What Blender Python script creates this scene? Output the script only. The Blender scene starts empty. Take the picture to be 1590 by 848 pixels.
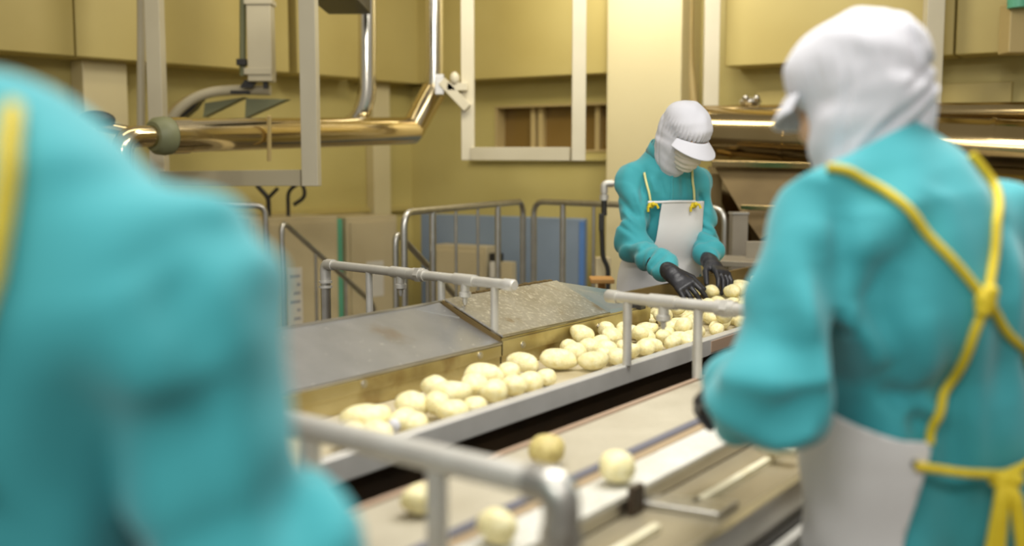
import bpy, bmesh, math, random
import numpy as np
from mathutils import Vector, Matrix

# ------------------------------------------------------------------ camera, world, lights
S = bpy.context.scene
COL = S.collection
FPX, CAMH, HOR = 1650.0, 1.45, 255.0
PITCH = math.atan((424 - HOR) / FPX)
cam_d = bpy.data.cameras.new('camera'); cam = bpy.data.objects.new('camera', cam_d); COL.objects.link(cam)
cam.location = (0, 0, CAMH); cam.rotation_euler = (math.pi / 2 - PITCH, 0, 0)
cam_d.sensor_width = 36.0; cam_d.lens = 36.0 * FPX / 1590.0
cam_d.clip_start = 0.05; cam_d.clip_end = 60
cam_d.dof.use_dof = True; cam_d.dof.focus_distance = 3.9; cam_d.dof.aperture_fstop = 1.35
S.camera = cam
S.view_settings.view_transform = 'Standard'; S.view_settings.look = 'None'
S.view_settings.gamma = 1.0; S.view_settings.use_curve_mapping = False
S.view_settings.exposure = -0.12
w = bpy.data.worlds.new('world'); S.world = w; w.use_nodes = True
bg = w.node_tree.nodes['Background']; bg.inputs[0].default_value = (1.0, 0.95, 0.86, 1); bg.inputs[1].default_value = 0.35

def area(name, loc, sx, sy, power, color, rotz=0.0, aim=None):
    d = bpy.data.lights.new(name, 'AREA'); d.shape = 'RECTANGLE'; d.size = sx; d.size_y = sy
    d.energy = power; d.color = color
    o = bpy.data.objects.new(name, d); COL.objects.link(o); o.location = loc
    if aim is None: o.rotation_euler = (0, 0, rotz)
    else: o.rotation_euler = (Vector(aim) - Vector(loc)).to_track_quat('-Z', 'Y').to_euler()
    return o
WHITE = (1.0, 0.97, 0.92); WARM = (1.0, 0.88, 0.62)
area('ceiling_or_fill_light', (-0.3, 1.6, 3.5), 2.4, 0.35, 46, WHITE, math.radians(55))
area('ceiling_or_fill_light', (0.95, 2.6, 3.3), 2.4, 0.35, 84, WHITE, math.radians(55))
area('ceiling_or_fill_light', (2.6, 1.2, 3.5), 2.4, 0.35, 34, WHITE, math.radians(55))
area('ceiling_or_fill_light', (-1.6, 5.4, 3.7), 2.4, 0.35, 16, WARM, math.radians(45))
area('ceiling_or_fill_light', (-0.7, -1.5, 3.2), 2.4, 0.5, 84, WHITE, 0, (0.9, 2.6, 1.0))  # added fill behind the camera, brightens the fronts of the workers
area('wall_wash_light', (0.62, 7.0, 2.9), 0.9, 0.2, 9, (1.0, 0.96, 0.9), 0, (0.75, 8.0, 2.2))
area('wall_wash_light', (0.35, 5.6, 3.5), 2.0, 0.4, 62, (1.0, 0.94, 0.80), 0, (0.25, 8.2, 1.3))  # added light out in the hall, brightens the middle of the right wall

# ------------------------------------------------------------------ frames of reference
CP, SP = math.cos(PITCH), math.sin(PITCH)
def ray(px, py):
    a = (px - 795) / FPX; b = -(py - 424) / FPX
    return np.array([a, CP + b * SP, -SP + b * CP])
def W(px, py, Y):                       # world point at depth Y
    r = ray(px, py); return np.array([0, 0, CAMH]) + r * (Y / r[1])
def Z(px, py, z):                       # world point at height z
    r = ray(px, py); return np.array([0, 0, CAMH]) + r * ((z - CAMH) / r[2])
AU = math.radians(35)
UX = np.array([math.sin(AU), math.cos(AU), 0.0]); VX = np.array([math.cos(AU), -math.sin(AU), 0.0]); ZX = np.array([0, 0, 1.0])
def C(u, v, z): return UX * u + VX * v + ZX * z      # conveyor line coordinates
A3 = lambda *a: np.array(a, float)
def nrm(v): v = np.asarray(v, float); return v / np.linalg.norm(v)

# ------------------------------------------------------------------ materials
def mat(name, base, rough=0.5, metal=0.0, var=None, scale=4.0, stretch=(1, 1, 1), bump=0.0, bscale=40.0, detail=4, rot=0.0, contrast=(0.35, 0.7), sheen=0.0, spec=0.5, sub=0.0):
    m = bpy.data.materials.new(name); m.use_nodes = True
    nt = m.node_tree; b = nt.nodes['Principled BSDF']
    b.inputs['Base Color'].default_value = (*base, 1); b.inputs['Roughness'].default_value = rough; b.inputs['Metallic'].default_value = metal
    b.inputs['Specular IOR Level'].default_value = spec
    if sheen: b.inputs['Sheen Weight'].default_value = sheen
    if sub: b.inputs['Subsurface Weight'].default_value = sub; b.inputs['Subsurface Radius'].default_value = (0.01, 0.008, 0.004)
    tc = nt.nodes.new('ShaderNodeTexCoord'); mp = nt.nodes.new('ShaderNodeMapping')
    mp.inputs['Rotation'].default_value = (0, 0, rot); mp.inputs['Scale'].default_value = stretch
    nt.links.new(tc.outputs['Object'], mp.inputs['Vector'])
    if var is not None:
        n = nt.nodes.new('ShaderNodeTexNoise'); n.inputs['Scale'].default_value = scale; n.inputs['Detail'].default_value = detail
        nt.links.new(mp.outputs[0], n.inputs['Vector'])
        r = nt.nodes.new('ShaderNodeValToRGB'); r.color_ramp.elements[0].position = contrast[0]; r.color_ramp.elements[1].position = contrast[1]
        r.color_ramp.elements[0].color = (*base, 1); r.color_ramp.elements[1].color = (*var, 1)
        nt.links.new(n.outputs['Fac'], r.inputs[0]); nt.links.new(r.outputs[0], b.inputs['Base Color'])
    if bump:
        n2 = nt.nodes.new('ShaderNodeTexNoise'); n2.inputs['Scale'].default_value = bscale; n2.inputs['Detail'].default_value = 3
        nt.links.new(mp.outputs[0], n2.inputs['Vector'])
        bp = nt.nodes.new('ShaderNodeBump'); bp.inputs['Strength'].default_value = bump; bp.inputs['Distance'].default_value = 0.01
        nt.links.new(n2.outputs['Fac'], bp.inputs['Height']); nt.links.new(bp.outputs[0], b.inputs['Normal'])
    return m
def overlay(m, color, tex='noise', scale=50, lo=0.6, hi=0.65, rot=0.0, stretch=(1, 1, 1), rough=None):
    """a second pattern of its own colour over the base colour (flecks, stains, holes)"""
    nt = m.node_tree; b = nt.nodes['Principled BSDF']; inp = b.inputs['Base Color']
    tc = nt.nodes.new('ShaderNodeTexCoord'); mp = nt.nodes.new('ShaderNodeMapping')
    mp.inputs['Rotation'].default_value = (0, 0, rot); mp.inputs['Scale'].default_value = stretch
    nt.links.new(tc.outputs['Object'], mp.inputs['Vector'])
    if tex == 'noise':
        t = nt.nodes.new('ShaderNodeTexNoise'); t.inputs['Detail'].default_value = 5; out = t.outputs['Fac']
    else:
        t = nt.nodes.new('ShaderNodeTexVoronoi'); t.inputs['Randomness'].default_value = 0.15 if tex == 'holes' else 1.0; out = t.outputs['Distance']
    t.inputs['Scale'].default_value = scale; nt.links.new(mp.outputs[0], t.inputs['Vector'])
    mr = nt.nodes.new('ShaderNodeMapRange'); mr.inputs[1].default_value = lo; mr.inputs[2].default_value = hi
    nt.links.new(out, mr.inputs[0])
    mx = nt.nodes.new('ShaderNodeMix'); mx.data_type = 'RGBA'
    nt.links.new(mr.outputs[0], mx.inputs[0])
    if inp.is_linked: nt.links.new(inp.links[0].from_socket, mx.inputs[6])
    else: mx.inputs[6].default_value = inp.default_value
    mx.inputs[7].default_value = (*color, 1)
    nt.links.new(mx.outputs[2], inp)
    return m
M = {}
M['wall'] = mat('cream_wall_paint', (.56, .47, .17), .55, var=(.49, .405, .13), scale=1.2, bump=.05, bscale=30)
M['wall_pale'] = mat('pale_column_paint', (.68, .59, .34), .5, var=(.64, .55, .30), scale=1.0)
M['wall_up'] = mat('upper_panel_paint', (.53, .43, .15), .5, var=(.46, .36, .11), scale=1.0)
M['pane'] = mat('brown_window_glass', (.20, .12, .03), .12, spec=.6)
M['win'] = mat('window_frame_beige', (.50, .38, .16), .5)
M['floor'] = mat('grey_floor_paint', (.30, .26, .18), .4, var=(.24, .20, .13), scale=3)
M['deck'] = mat('dark_deck_plate', (.12, .10, .07), .5, var=(.08, .06, .04), scale=5)
M['steel'] = mat('brushed_steel', (.60, .58, .53), .30, 1.0, var=(.48, .46, .41), scale=6, stretch=(1, 1, 6), bump=.03, bscale=60)
M['steel_pipe'] = mat('pipe_steel', (.56, .55, .51), .38, 1.0, var=(.46, .44, .40), scale=14)
M['pipe_matte'] = mat('dull_pipe_steel', (.62, .61, .56), .5, .6, var=(.54, .52, .47), scale=14)
M['cover'] = mat('scuffed_steel_sheet', (.46, .46, .45), .38, .85, var=(.38, .38, .37), scale=7, bump=.06, bscale=25)
overlay(M['cover'], (.34, .26, .17), 'noise', 3.2, .68, .78)
overlay(M['cover'], (.62, .62, .58), 'noise', 60, .68, .72)
M['cover_wet'] = mat('wet_flecked_steel_sheet', (.45, .44, .40), .36, .8, var=(.34, .31, .25), scale=8, bump=.15, bscale=45)
overlay(M['cover_wet'], (.70, .69, .63), 'noise', 70, .56, .66, stretch=(1, 1.8, 1), rot=AU)
overlay(M['cover_wet'], (.30, .22, .12), 'noise', 9, .60, .72)
M['lip'] = mat('yellow_reflecting_steel', (.56, .49, .27), .34, .9, var=(.44, .36, .16), scale=5, stretch=(1, 1, 2))  # yellowish reflection put into the base colour of the stainless lip
M['tray'] = mat('dull_tray_steel', (.36, .32, .25), .5, .4, var=(.29, .25, .19), scale=5)
M['table'] = mat('dull_table_steel', (.40, .35, .24), .45, .6, var=(.33, .28, .18), scale=5)
overlay(M['lip'], (.27, .18, .07), 'noise', 6, .52, .70)
M['brown_steel'] = mat('stained_or_reflecting_brown_steel', (.17, .115, .04), .5, .35, var=(.11, .07, .02), scale=3)  # potato dirt on the trough wall; on the hopper a brown reflection painted in
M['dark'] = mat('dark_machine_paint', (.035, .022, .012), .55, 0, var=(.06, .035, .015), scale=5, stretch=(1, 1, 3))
M['duct'] = mat('polished_duct_jacket', (.70, .58, .36), .16, 1.0, var=(.62, .50, .28), scale=2, bump=.02, bscale=8)
M['duct_big'] = mat('large_duct_jacket', (.44, .33, .16), .15, 1.0, var=(.36, .26, .11), scale=2, bump=.02, bscale=6)
M['frame_pale'] = mat('pale_frame_paint', (.66, .60, .44), .45, 0, var=(.61, .55, .39), scale=3)
M['rail_grey'] = mat('grey_rail_sheet', (.58, .57, .54), .42, .35, var=(.50, .49, .46), scale=9)
M['branch'] = mat('bright_pipe_jacket', (.78, .74, .64), .14, 1.0, var=(.70, .65, .54), scale=3, bump=.02, bscale=8)
M['frame'] = mat('greyed_frame_paint', (.55, .50, .36), .45, 0, var=(.50, .45, .32), scale=3)
M['belt'] = mat('beige_belt', (.44, .40, .30), .6, 0, var=(.37, .33, .24), scale=6, bump=.15, bscale=140)
overlay(M['belt'], (.26, .22, .15), 'holes', 62, .26, .16, rot=AU)
M['belt_white'] = mat('white_belt', (.64, .63, .57), .55, 0, var=(.56, .54, .46), scale=10, bump=.1, bscale=90)
overlay(M['belt_white'], (.34, .32, .27), 'holes', 58, .28, .17, rot=AU)
M['belt_wet'] = mat('wet_belt', (.42, .35, .20), .35, 0, var=(.58, .52, .38), scale=9)
M['strip'] = mat('white_plastic_strip', (.76, .72, .54), .45, 0, var=(.68, .62, .42), scale=20)
M['seam'] = mat('dark_blue_grey_rubber', (.13, .13, .16), .5)
M['seam_brown'] = mat('brown_wear_strip', (.34, .25, .15), .5)
M['potato'] = mat('peeled_potato', (.86, .80, .50), .40, 0, var=(.76, .66, .30), scale=2.2, bump=.25, bscale=6, sub=.12)
overlay(M['potato'], (.38, .26, .10), 'spots', 3.0, .15, .05)
M['potato_skin'] = mat('unpeeled_patchy_potato', (.62, .52, .20), .5, 0, var=(.46, .36, .12), scale=3, bump=.25, bscale=7)
overlay(M['potato_skin'], (.32, .22, .08), 'spots', 3.2, .18, .06)
M['teal'] = mat('teal_cotton', (.048, .345, .385), .75, 0, var=(.040, .315, .355), scale=3, bump=.05, bscale=300, sheen=.25, spec=.3)
M['white_cloth'] = mat('white_cloth', (.62, .62, .66), .8, 0, var=(.58, .58, .62), scale=6, bump=.05, bscale=250, sheen=.2, spec=.3)
M['mask'] = mat('offwhite_gauze', (.76, .70, .60), .85, 0, var=(.71, .65, .55), scale=20, spec=.2)
M['apron'] = mat('white_vinyl_apron', (.72, .71, .70), .45, 0, var=(.68, .67, .66), scale=4)
M['yellow'] = mat('yellow_cord', (.70, .54, .02), .65, 0, var=(.62, .46, .01), scale=60, bump=.2, bscale=200)
M['pale_cord'] = mat('pale_yellow_cord', (.78, .74, .34), .65, 0, var=(.72, .68, .28), scale=60)
M['skin'] = mat('skin', (.56, .36, .22), .5, 0, var=(.52, .32, .19), scale=12, sub=.1)
M['hair'] = mat('black_hair', (.02, .015, .012), .5)
M['glove'] = mat('black_rubber_glove', (.018, .018, .022), .42, 0, bump=.1, bscale=120)
M['trouser'] = mat('white_trouser_cloth', (.70, .70, .69), .8)
M['boot'] = mat('white_rubber_boot', (.72, .72, .70), .4)
M['beige'] = mat('beige_locker_paint', (.56, .47, .28), .45, 0, var=(.52, .43, .25), scale=3)
M['blue'] = mat('blue_grey_panel_paint', (.24, .30, .38), .5, 0, var=(.21, .27, .34), scale=2)
M['blue_bright'] = mat('bright_blue_edge', (.10, .22, .50), .5)
M['green'] = mat('green_tape', (.12, .42, .26), .5)
M['dgreen'] = mat('dull_green_plate', (.20, .21, .11), .5)
M['black'] = mat('black_plastic', (.02, .018, .015), .45)
M['label'] = mat('pale_label', (.66, .62, .52), .6)
M['ink'] = mat('grey_print', (.30, .30, .32), .6)
M['rust'] = mat('orange_brown_pad', (.55, .28, .08), .6)
M['rail_brown'] = mat('brown_rail_or_reflection', (.45, .32, .23), .45, .3)  # brown of the far edge rail, and of the reflection painted on the side rail

# ------------------------------------------------------------------ mesh builder
ROOT = {}
class MB:
    def __init__(s): s.v = []; s.f = []
    def add(s, vs, fs):
        b = len(s.v); s.v += [tuple(map(float, p)) for p in vs]; s.f += [tuple(b + i for i in f) for f in fs]; return s
    def hexa(s, p):          # 8 points: bottom ring 0-3, top ring 4-7
        return s.add(p, [(3, 2, 1, 0), (4, 5, 6, 7), (0, 1, 5, 4), (1, 2, 6, 5), (2, 3, 7, 6), (3, 0, 4, 7)])
    def box(s, c, h, ax=(1, 0, 0), ay=(0, 1, 0), az=(0, 0, 1)):
        c, ax, ay, az = (np.asarray(q, float) for q in (c, ax, ay, az)); hx, hy, hz = h
        P = [c + ax * x * hx + ay * y * hy + az * z * hz for z in (-1, 1) for x, y in ((-1, -1), (1, -1), (1, 1), (-1, 1))]
        return s.hexa(P)
    def cbox(s, u0, u1, v0, v1, z0, z1):   # box in conveyor coordinates
        return s.hexa([C(u, v, z) for z in (z0, z1) for u, v in ((u0, v0), (u0, v1), (u1, v1), (u1, v0))])
    def bar(s, a, b, wd, ht, up=(0, 0, 1)):
        a, b = np.asarray(a, float), np.asarray(b, float); d = nrm(b - a); sd = nrm(np.cross(d, up)); u = np.cross(sd, d)
        return s.box((a + b) / 2, (np.linalg.norm(b - a) / 2, wd / 2, ht / 2), d, sd, u)
    def tube(s, pts, r, n=14, cap=True):
        pts = [np.asarray(p, float) for p in pts]; m = len(pts)
        rs = [r] * m if np.isscalar(r) else list(r)
        T = [nrm(pts[min(i + 1, m - 1)] - pts[max(i - 1, 0)]) for i in range(m)]
        x = np.cross(T[0], (0, 0, 1.0)); x = nrm(x) if np.linalg.norm(x) > 1e-3 else A3(1, 0, 0)
        V_ = []
        for i in range(m):
            x = nrm(x - T[i] * (x @ T[i])); y = np.cross(T[i], x)
            for k in range(n):
                a = 2 * math.pi * k / n; V_.append(pts[i] + rs[i] * (math.cos(a) * x + math.sin(a) * y))
        F = [(i * n + k, i * n + (k + 1) % n, (i + 1) * n + (k + 1) % n, (i + 1) * n + k) for i in range(m - 1) for k in range(n)]
        if cap: F += [tuple(range(n - 1, -1, -1)), tuple(range((m - 1) * n, m * n))]
        return s.add(V_, F)
    def cyl(s, a, b, r, n=20): return s.tube([a, b], r, n)
    def prism(s, poly, ext):
        n = len(poly); P = [np.asarray(p, float) for p in poly]; e = np.asarray(ext, float)
        return s.add(P + [p + e for p in P], [tuple(range(n - 1, -1, -1)), tuple(range(n, 2 * n))] + [(i, (i + 1) % n, n + (i + 1) % n, n + i) for i in range(n)])
    def ball(s, c, r, n=12, sc=(1, 1, 1)):
        V_ = []; F = []; k = n // 2
        for i in range(k + 1):
            t = math.pi * i / k
            for j in range(n):
                a = 2 * math.pi * j / n; V_.append((c[0] + r * sc[0] * math.sin(t) * math.cos(a), c[1] + r * sc[1] * math.sin(t) * math.sin(a), c[2] + r * sc[2] * math.cos(t)))
        for i in range(k):
            for j in range(n): F.append((i * n + j, (i + 1) * n + j, (i + 1) * n + (j + 1) % n, i * n + (j + 1) % n))
        return s.add(V_, F)
def rounded(pts, rad, n=6):      # round the corners of a polyline
    pts = [np.asarray(p, float) for p in pts]; out = [pts[0]]
    for i in range(1, len(pts) - 1):
        a, b, c = pts[i - 1], pts[i], pts[i + 1]; d1, d2 = nrm(a - b), nrm(c - b)
        r = min(rad, np.linalg.norm(a - b) * .48, np.linalg.norm(c - b) * .48); p, q = b + d1 * r, b + d2 * r
        for k in range(n + 1):
            t = k / n; out.append((1 - t) ** 2 * p + 2 * t * (1 - t) * b + t * t * q)
    return out + [pts[-1]]
def tag(o, label=None, cat=None, group=None, kind=None):
    for k, v in (('label', label), ('category', cat), ('group', group), ('kind', kind)):
        if v: o[k] = v
    return o
def obj(name, mb, m, parent=None, bevel=0.0, smooth=40, origin=None):
    V_ = np.array(mb.v, float); me = bpy.data.meshes.new(name)
    if parent is not None: org = ROOT[parent.name]
    elif origin is not None: org = np.asarray(origin, float)
    else: org = np.array([(V_[:, 0].min() + V_[:, 0].max()) / 2, (V_[:, 1].min() + V_[:, 1].max()) / 2, V_[:, 2].min()])
    me.from_pydata((V_ - org).tolist(), [], mb.f)
    bm = bmesh.new(); bm.from_mesh(me); bmesh.ops.recalc_face_normals(bm, faces=bm.faces); bm.to_mesh(me); bm.free()
    if smooth:
        me.polygons.foreach_set('use_smooth', [True] * len(me.polygons)); me.set_sharp_from_angle(angle=math.radians(smooth))
    me.materials.append(M[m] if isinstance(m, str) else m); me.update()
    o = bpy.data.objects.new(name, me); COL.objects.link(o); ROOT[o.name] = org
    if parent is not None: o.parent = parent
    else: o.location = org
    if bevel:
        b = o.modifiers.new('bevel', 'BEVEL'); b.width = bevel; b.segments = 2; b.limit_method = 'ANGLE'; b.angle_limit = math.radians(50); b.harden_normals = True
    return o
def thing(name, loc, label, cat, group=None):
    o = bpy.data.objects.new(name, None); COL.objects.link(o); o.location = loc; o.empty_display_size = .1
    ROOT[o.name] = np.asarray(loc, float); return tag(o, label, cat, group)
def struct(name, mb, m, bevel=0.0): return tag(obj(name, mb, m, None, bevel), kind='structure')
# ------------------------------------------------------------------ the room
LOW = -0.9                                    # the hall floor, below the work platform
CORN = A3(-.845, 9.0, 0)
DL = nrm((-math.sin(math.radians(42)), -math.cos(math.radians(42)), 0))     # along the left wall, towards the camera
DR = nrm((.848, -.53, 0))                                                   # along the right wall, towards the camera
NL = nrm((-DL[1], DL[0], 0)); NL = NL if NL @ A3(0, -1, 0) > 0 else -NL     # inward normals
NR = nrm((-DR[1], DR[0], 0)); NR = NR if NR @ A3(0, -1, 0) > 0 else -NR
def wl(t, off, z): return CORN + DL * t + NL * off + ZX * z
def wr(t, off, z): return CORN + DR * t + NR * off + ZX * z
def slab(fn, t0, t1, o0, o1, z0, z1, mb=None):
    return (mb or MB()).hexa([fn(t, o, z) for z in (z0, z1) for t, o in ((t0, o0), (t1, o0), (t1, o1), (t0, o1))])
struct('floor', MB().hexa([A3(x, y, z) for z in (LOW - .1, LOW) for x, y in ((-7, -1), (8, -1), (8, 10), (-7, 10))]), 'floor')
struct('wall_left', slab(wl, -.3, 6.5, -.2, 0, LOW, 4.6), 'wall')
# right wall with a window opening
T0, T1, ZW0, ZW1 = .84, 1.92, 1.54, 1.91
mb = slab(wr, -.3, T0, -.2, 0, LOW, 4.6); slab(wr, T1, 8.5, -.2, 0, LOW, 4.6, mb); slab(wr, T0, T1, -.2, 0, LOW, ZW0, mb); slab(wr, T0, T1, -.2, 0, ZW1, 4.6, mb)
struct('wall_right', mb, 'wall')
wn = struct('window_1', slab(wr, T0, T1, -.15, -.12, ZW0, ZW1), 'pane')
wf = MB(); e = .018
slab(wr, T0, T1, -.12, .01, ZW0, ZW0 + e, wf); slab(wr, T0, T1, -.12, .01, ZW1 - e, ZW1, wf); slab(wr, T0, T0 + e, -.12, .01, ZW0, ZW1, wf); slab(wr, T1 - e, T1, -.12, .01, ZW0, ZW1, wf)
for t in (1.13, 1.20, 1.70): slab(wr, t, t + .04, -.12, -.06, ZW0, ZW1, wf)
obj('window_frame', wf, 'win', wn, .004)
SOF = 2.10
# upper wall boxes that overhang the lower wall
up = MB(); slab(wl, 1.45, 3.02, 0, .30, SOF, 4.6, up); slab(wl, 3.03, 6.5, 0, .30, SOF, 4.6, up); slab(wl, .75, 1.38, 0, .30, SOF, 4.6, up); slab(wl, -.1, .68, 0, .22, SOF, 4.6, up)
struct('trim_1', up, 'wall_up', .01)
up = MB(); slab(wr, .0, .42, 0, .16, SOF, 4.6, up); slab(wr, .43, 1.99, 0, .26, SOF, 4.6, up); slab(wr, 2.86, 4.3, 0, .30, SOF, 4.6, up); slab(wr, 4.31, 8.5, 0, .30, SOF, 4.6, up)
struct('trim_2', up, 'wall_up', .01)
# pale column, pilasters and the flush band under the window
mb = MB(); slab(wr, 2.0, 2.57, 0, .34, LOW, 4.6, mb); struct('trim_3', mb, 'wall_pale', .012)
mb = MB(); slab(wl, 2.62, 2.92, 0, .16, LOW, SOF, mb); slab(wl, .32, .5, 0, .10, LOW, SOF, mb); struct('trim_4', mb, 'wall_pale', .01)
mb = MB(); slab(wr, .62, 1.995, 0, .05, 1.47, 1.50, mb); struct('trim_5', mb, 'wall', .01)
mb = MB(); slab(wl, .02, 6.5, 0, .05, 1.06, 1.10, mb); struct('trim_6', mb, 'wall_up', .006)
mb = MB(); slab(wr, 3.0, 3.55, 0, .05, 1.2, 1.95, mb); slab(wr, 3.6, 4.6, 0, .05, 1.2, 1.95, mb); struct('trim_7', mb, 'wall_up', .006)
# work platform
R0, R1, R2, R3 = A3(-1.95, 6.22, 0), A3(-.57, 5.53, 0), A3(.08, 7.14, 0), A3(1.22, 5.90, 0)
poly = [A3(-3.2, -1, 0), A3(4.5, -1, 0), A3(4.5, 3.6, 0), R3 + A3(.15, .1, 0), R2 + A3(0, .12, 0), R1 + A3(-.12, .1, 0), A3(-1.5, 6.62, 0), A3(-2.6, 5.6, 0), A3(-3.2, 4.0, 0)]
struct('platform_floor', MB().prism([p - A3(0, 0, .12) for p in poly], A3(0, 0, .12)), 'deck')

# ------------------------------------------------------------------ guard rails and stairs
RR = .019
g1 = thing('guard_rail', (.08, 7.0, 0), 'tall grey pipe guard rail with slim balusters, left of the worker facing us', 'railing')
a, b = Z(627, 330, 1.2), Z(812, 313, 1.2); a0, b0 = a * A3(1, 1, 0), b * A3(1, 1, 0)
obj('top_rail', MB().tube(rounded([a0, a, b, b0], .09), RR), 'steel_pipe', g1)
for k, (px, r) in enumerate(((668, RR), (705, .009), (740, .009), (772, RR))):
    t = (px - 622) / (812 - 622); t = t * a[1] / (a[1] * t + b[1] * (1 - t)); q = a + (b - a) * t
    obj('post' if r == RR else 'baluster', MB().cyl(q * A3(1, 1, 0), q - A3(0, 0, .01), r), 'steel_pipe', g1)
g2 = thing('guard_rail', (.7, 6.5, 0), 'grey pipe guard rail running behind the worker in the cap facing us', 'railing')
a, b = Z(829, 313, 1.2), Z(1126, 324, 1.2); a0, b0 = a * A3(1, 1, 0), b * A3(1, 1, 0)
obj('top_rail', MB().tube(rounded([a0, a, b, b0], .09), RR), 'steel_pipe', g2)
for px, r in ((874, RR), (922, .011)):
    t = (px - 829) / (1126 - 829); t = t * a[1] / (a[1] * t + b[1] * (1 - t)); q = a + (b - a) * t
    obj('post' if r == RR else 'baluster', MB().cyl(q * A3(1, 1, 0), q - A3(0, 0, .01), r), 'steel_pipe', g2)
g3 = thing('guard_rail', (-1.7, 6.3, 0), 'grey pipe guard rail end just right of the blurred shoulder in front', 'railing')
b = Z(412, 319, 1.2); a = b + A3(-1.2, -.55, 0)
obj('top_rail', MB().tube(rounded([a, b, b * A3(1, 1, 0)], .07), RR), 'steel_pipe', g3)
for t in (.25, .62, 1.0): q = a + (b - a) * (1 - t); obj('post', MB().cyl(q * A3(1, 1, 0), q - A3(0, 0, .01), RR * .9), 'steel_pipe', g3)
SD = nrm((.37, .93, 0))
def stair_rail(px, py, Y, label, ln):
    s = W(px, py, Y); e = s + SD * ln - ZX * ln * .58
    t = thing('stair_handrail', s * A3(1, 1, 0), label, 'handrail')
    obj('rail', MB().tube(rounded([s * A3(1, 1, 0), s, e, e * A3(1, 1, 0) + ZX * (LOW)], .08), RR * .95), 'steel_pipe', t)
    for k in (.33, .66):
        q = s + (e - s) * k; obj('baluster', MB().cyl(q * A3(1, 1, 0) + ZX * (-.16 - .75 * k), q, .010), 'steel_pipe', t)
stair_rail(437, 342, 6.55, 'sloping stair handrail before the beige lockers', 1.15)
stair_rail(614, 358, 5.62, 'sloping stair handrail behind the tall guard rail posts', 1.15)
st = thing('stair_flight', (-1.0, 6.2, LOW), 'steel stairs going down between the two sloping handrails', 'stairs')
s0 = (W(437, 342, 6.6) + W(614, 358, 5.67)) / 2 * A3(1, 1, 0); lat = nrm(np.cross(SD, ZX))
for k in range(4): obj('tread', MB().box(s0 + SD * (.16 + .24 * k) - ZX * (.16 + .19 * k), (.12, .45, .018), SD, lat), 'steel', st, .003)
for sgn in (-1, 1): obj('stringer', MB().bar(s0 + lat * sgn * .48 - ZX * .05, s0 + lat * sgn * .48 + SD * 1.06 + ZX * (LOW + .04), .03, .16), 'steel', st)

# ------------------------------------------------------------------ lockers, panels and wall fittings
def cabinet(name, fn, t0, t1, o0, o1, z0, z1, m, label, cat, group=None):
    t = thing(name, fn((t0 + t1) / 2, (o0 + o1) / 2, z0), label, cat, group)
    obj('body', slab(fn, t0, t1, o0, o1, z0, z1), m, t, .006); return t
lk = cabinet('locker', wl, .62, 1.12, .06, .50, LOW, 1.06, 'beige', 'beige metal locker right of the green strip, behind the stairs', 'locker')
d = obj('door', slab(wl, .65, 1.09, .50, .518, LOW + .08, 1.02), 'beige', lk, .004)
obj('handle', slab(wl, .68, .71, .518, .535, .2, .32), 'black', d, .003); obj('hinge', slab(wl, .65, .662, .518, .53, .70, .86), 'black', d); obj('paper_notice', slab(wl, .78, .95, .519, .521, .45, .72), 'label', d)
lk = cabinet('locker', wl, 1.24, 2.0, .06, .55, LOW, 1.08, 'beige', 'wide beige metal locker left of the green strip', 'locker')
d = obj('door', slab(wl, 1.27, 1.97, .55, .568, LOW + .08, 1.04), 'beige', lk, .004)
obj('handle', slab(wl, 1.32, 1.35, .568, .585, .0, .16), 'black', d, .003)
nt_ = obj('notice_sheet', slab(wl, 1.58, 1.71, .569, .571, .27, .73), 'label', lk)
for k in range(7): obj('print_line', slab(wl, 1.60, 1.69 - .03 * (k % 3), .571, .572, .30 + .06 * k, .318 + .06 * k), 'ink', nt_)
tag(obj('green_strip_post', slab(wl, 1.14, 1.21, .06, .48, LOW, 1.05), 'green', None, .004), 'vertical green strip between the two beige lockers', 'strip')
cb = MB(); p = wl(1.55, .35, 1.08)
cb.tube(rounded([p + A3(.02, 0, 0), p + A3(.02, 0, .18), p + A3(.12, 0, .25), p + A3(.15, 0, .14), p + A3(.06, 0, .08)], .05), .014)
cb.tube(rounded([p + A3(-.12, 0, 0), p + A3(-.12, 0, .13), p + A3(-.2, 0, .22)], .03), .017)
cb.tube([p + A3(-.12, 0, .13), p + A3(-.05, 0, .2)], .014)
tag(obj('cable_hook', cb, 'black'), 'black looped cable hooks on top of the wide locker', 'hook')
bp = cabinet('blue_partition', wr, .42, 1.88, .38, .44, LOW, 1.06, 'blue', 'blue-grey partition panel behind the guard rails', 'panel')
obj('edge_strip', slab(wr, 1.85, 1.89, .44, .455, LOW, 1.04), 'blue_bright', bp); obj('label_plate', slab(wr, 1.70, 1.84, .441, .447, .28, .52), 'label', bp); obj('meter', slab(wr, 1.73, 1.81, .447, .46, .31, .46), 'black', bp, .003)
kb = cabinet('control_cabinet', wr, .68, 1.16, .46, .62, LOW, .84, 'beige', 'low beige cabinet behind the slim balusters of the guard rail', 'cabinet')
obj('door', slab(wr, .71, 1.13, .62, .635, LOW + .1, .80), 'beige', kb, .004)
sw = cabinet('switch_post', wr, 1.22, 1.30, .60, .68, LOW, .80, 'black', 'black switch post between the two guard rails', 'post')
obj('switch', slab(wr, 1.24, 1.28, .68, .70, .62, .74), 'label', sw, .003); obj('tan_side_plate', slab(wr, 1.31, 1.41, .60, .66, LOW, .74), 'beige', sw, .003)
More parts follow.
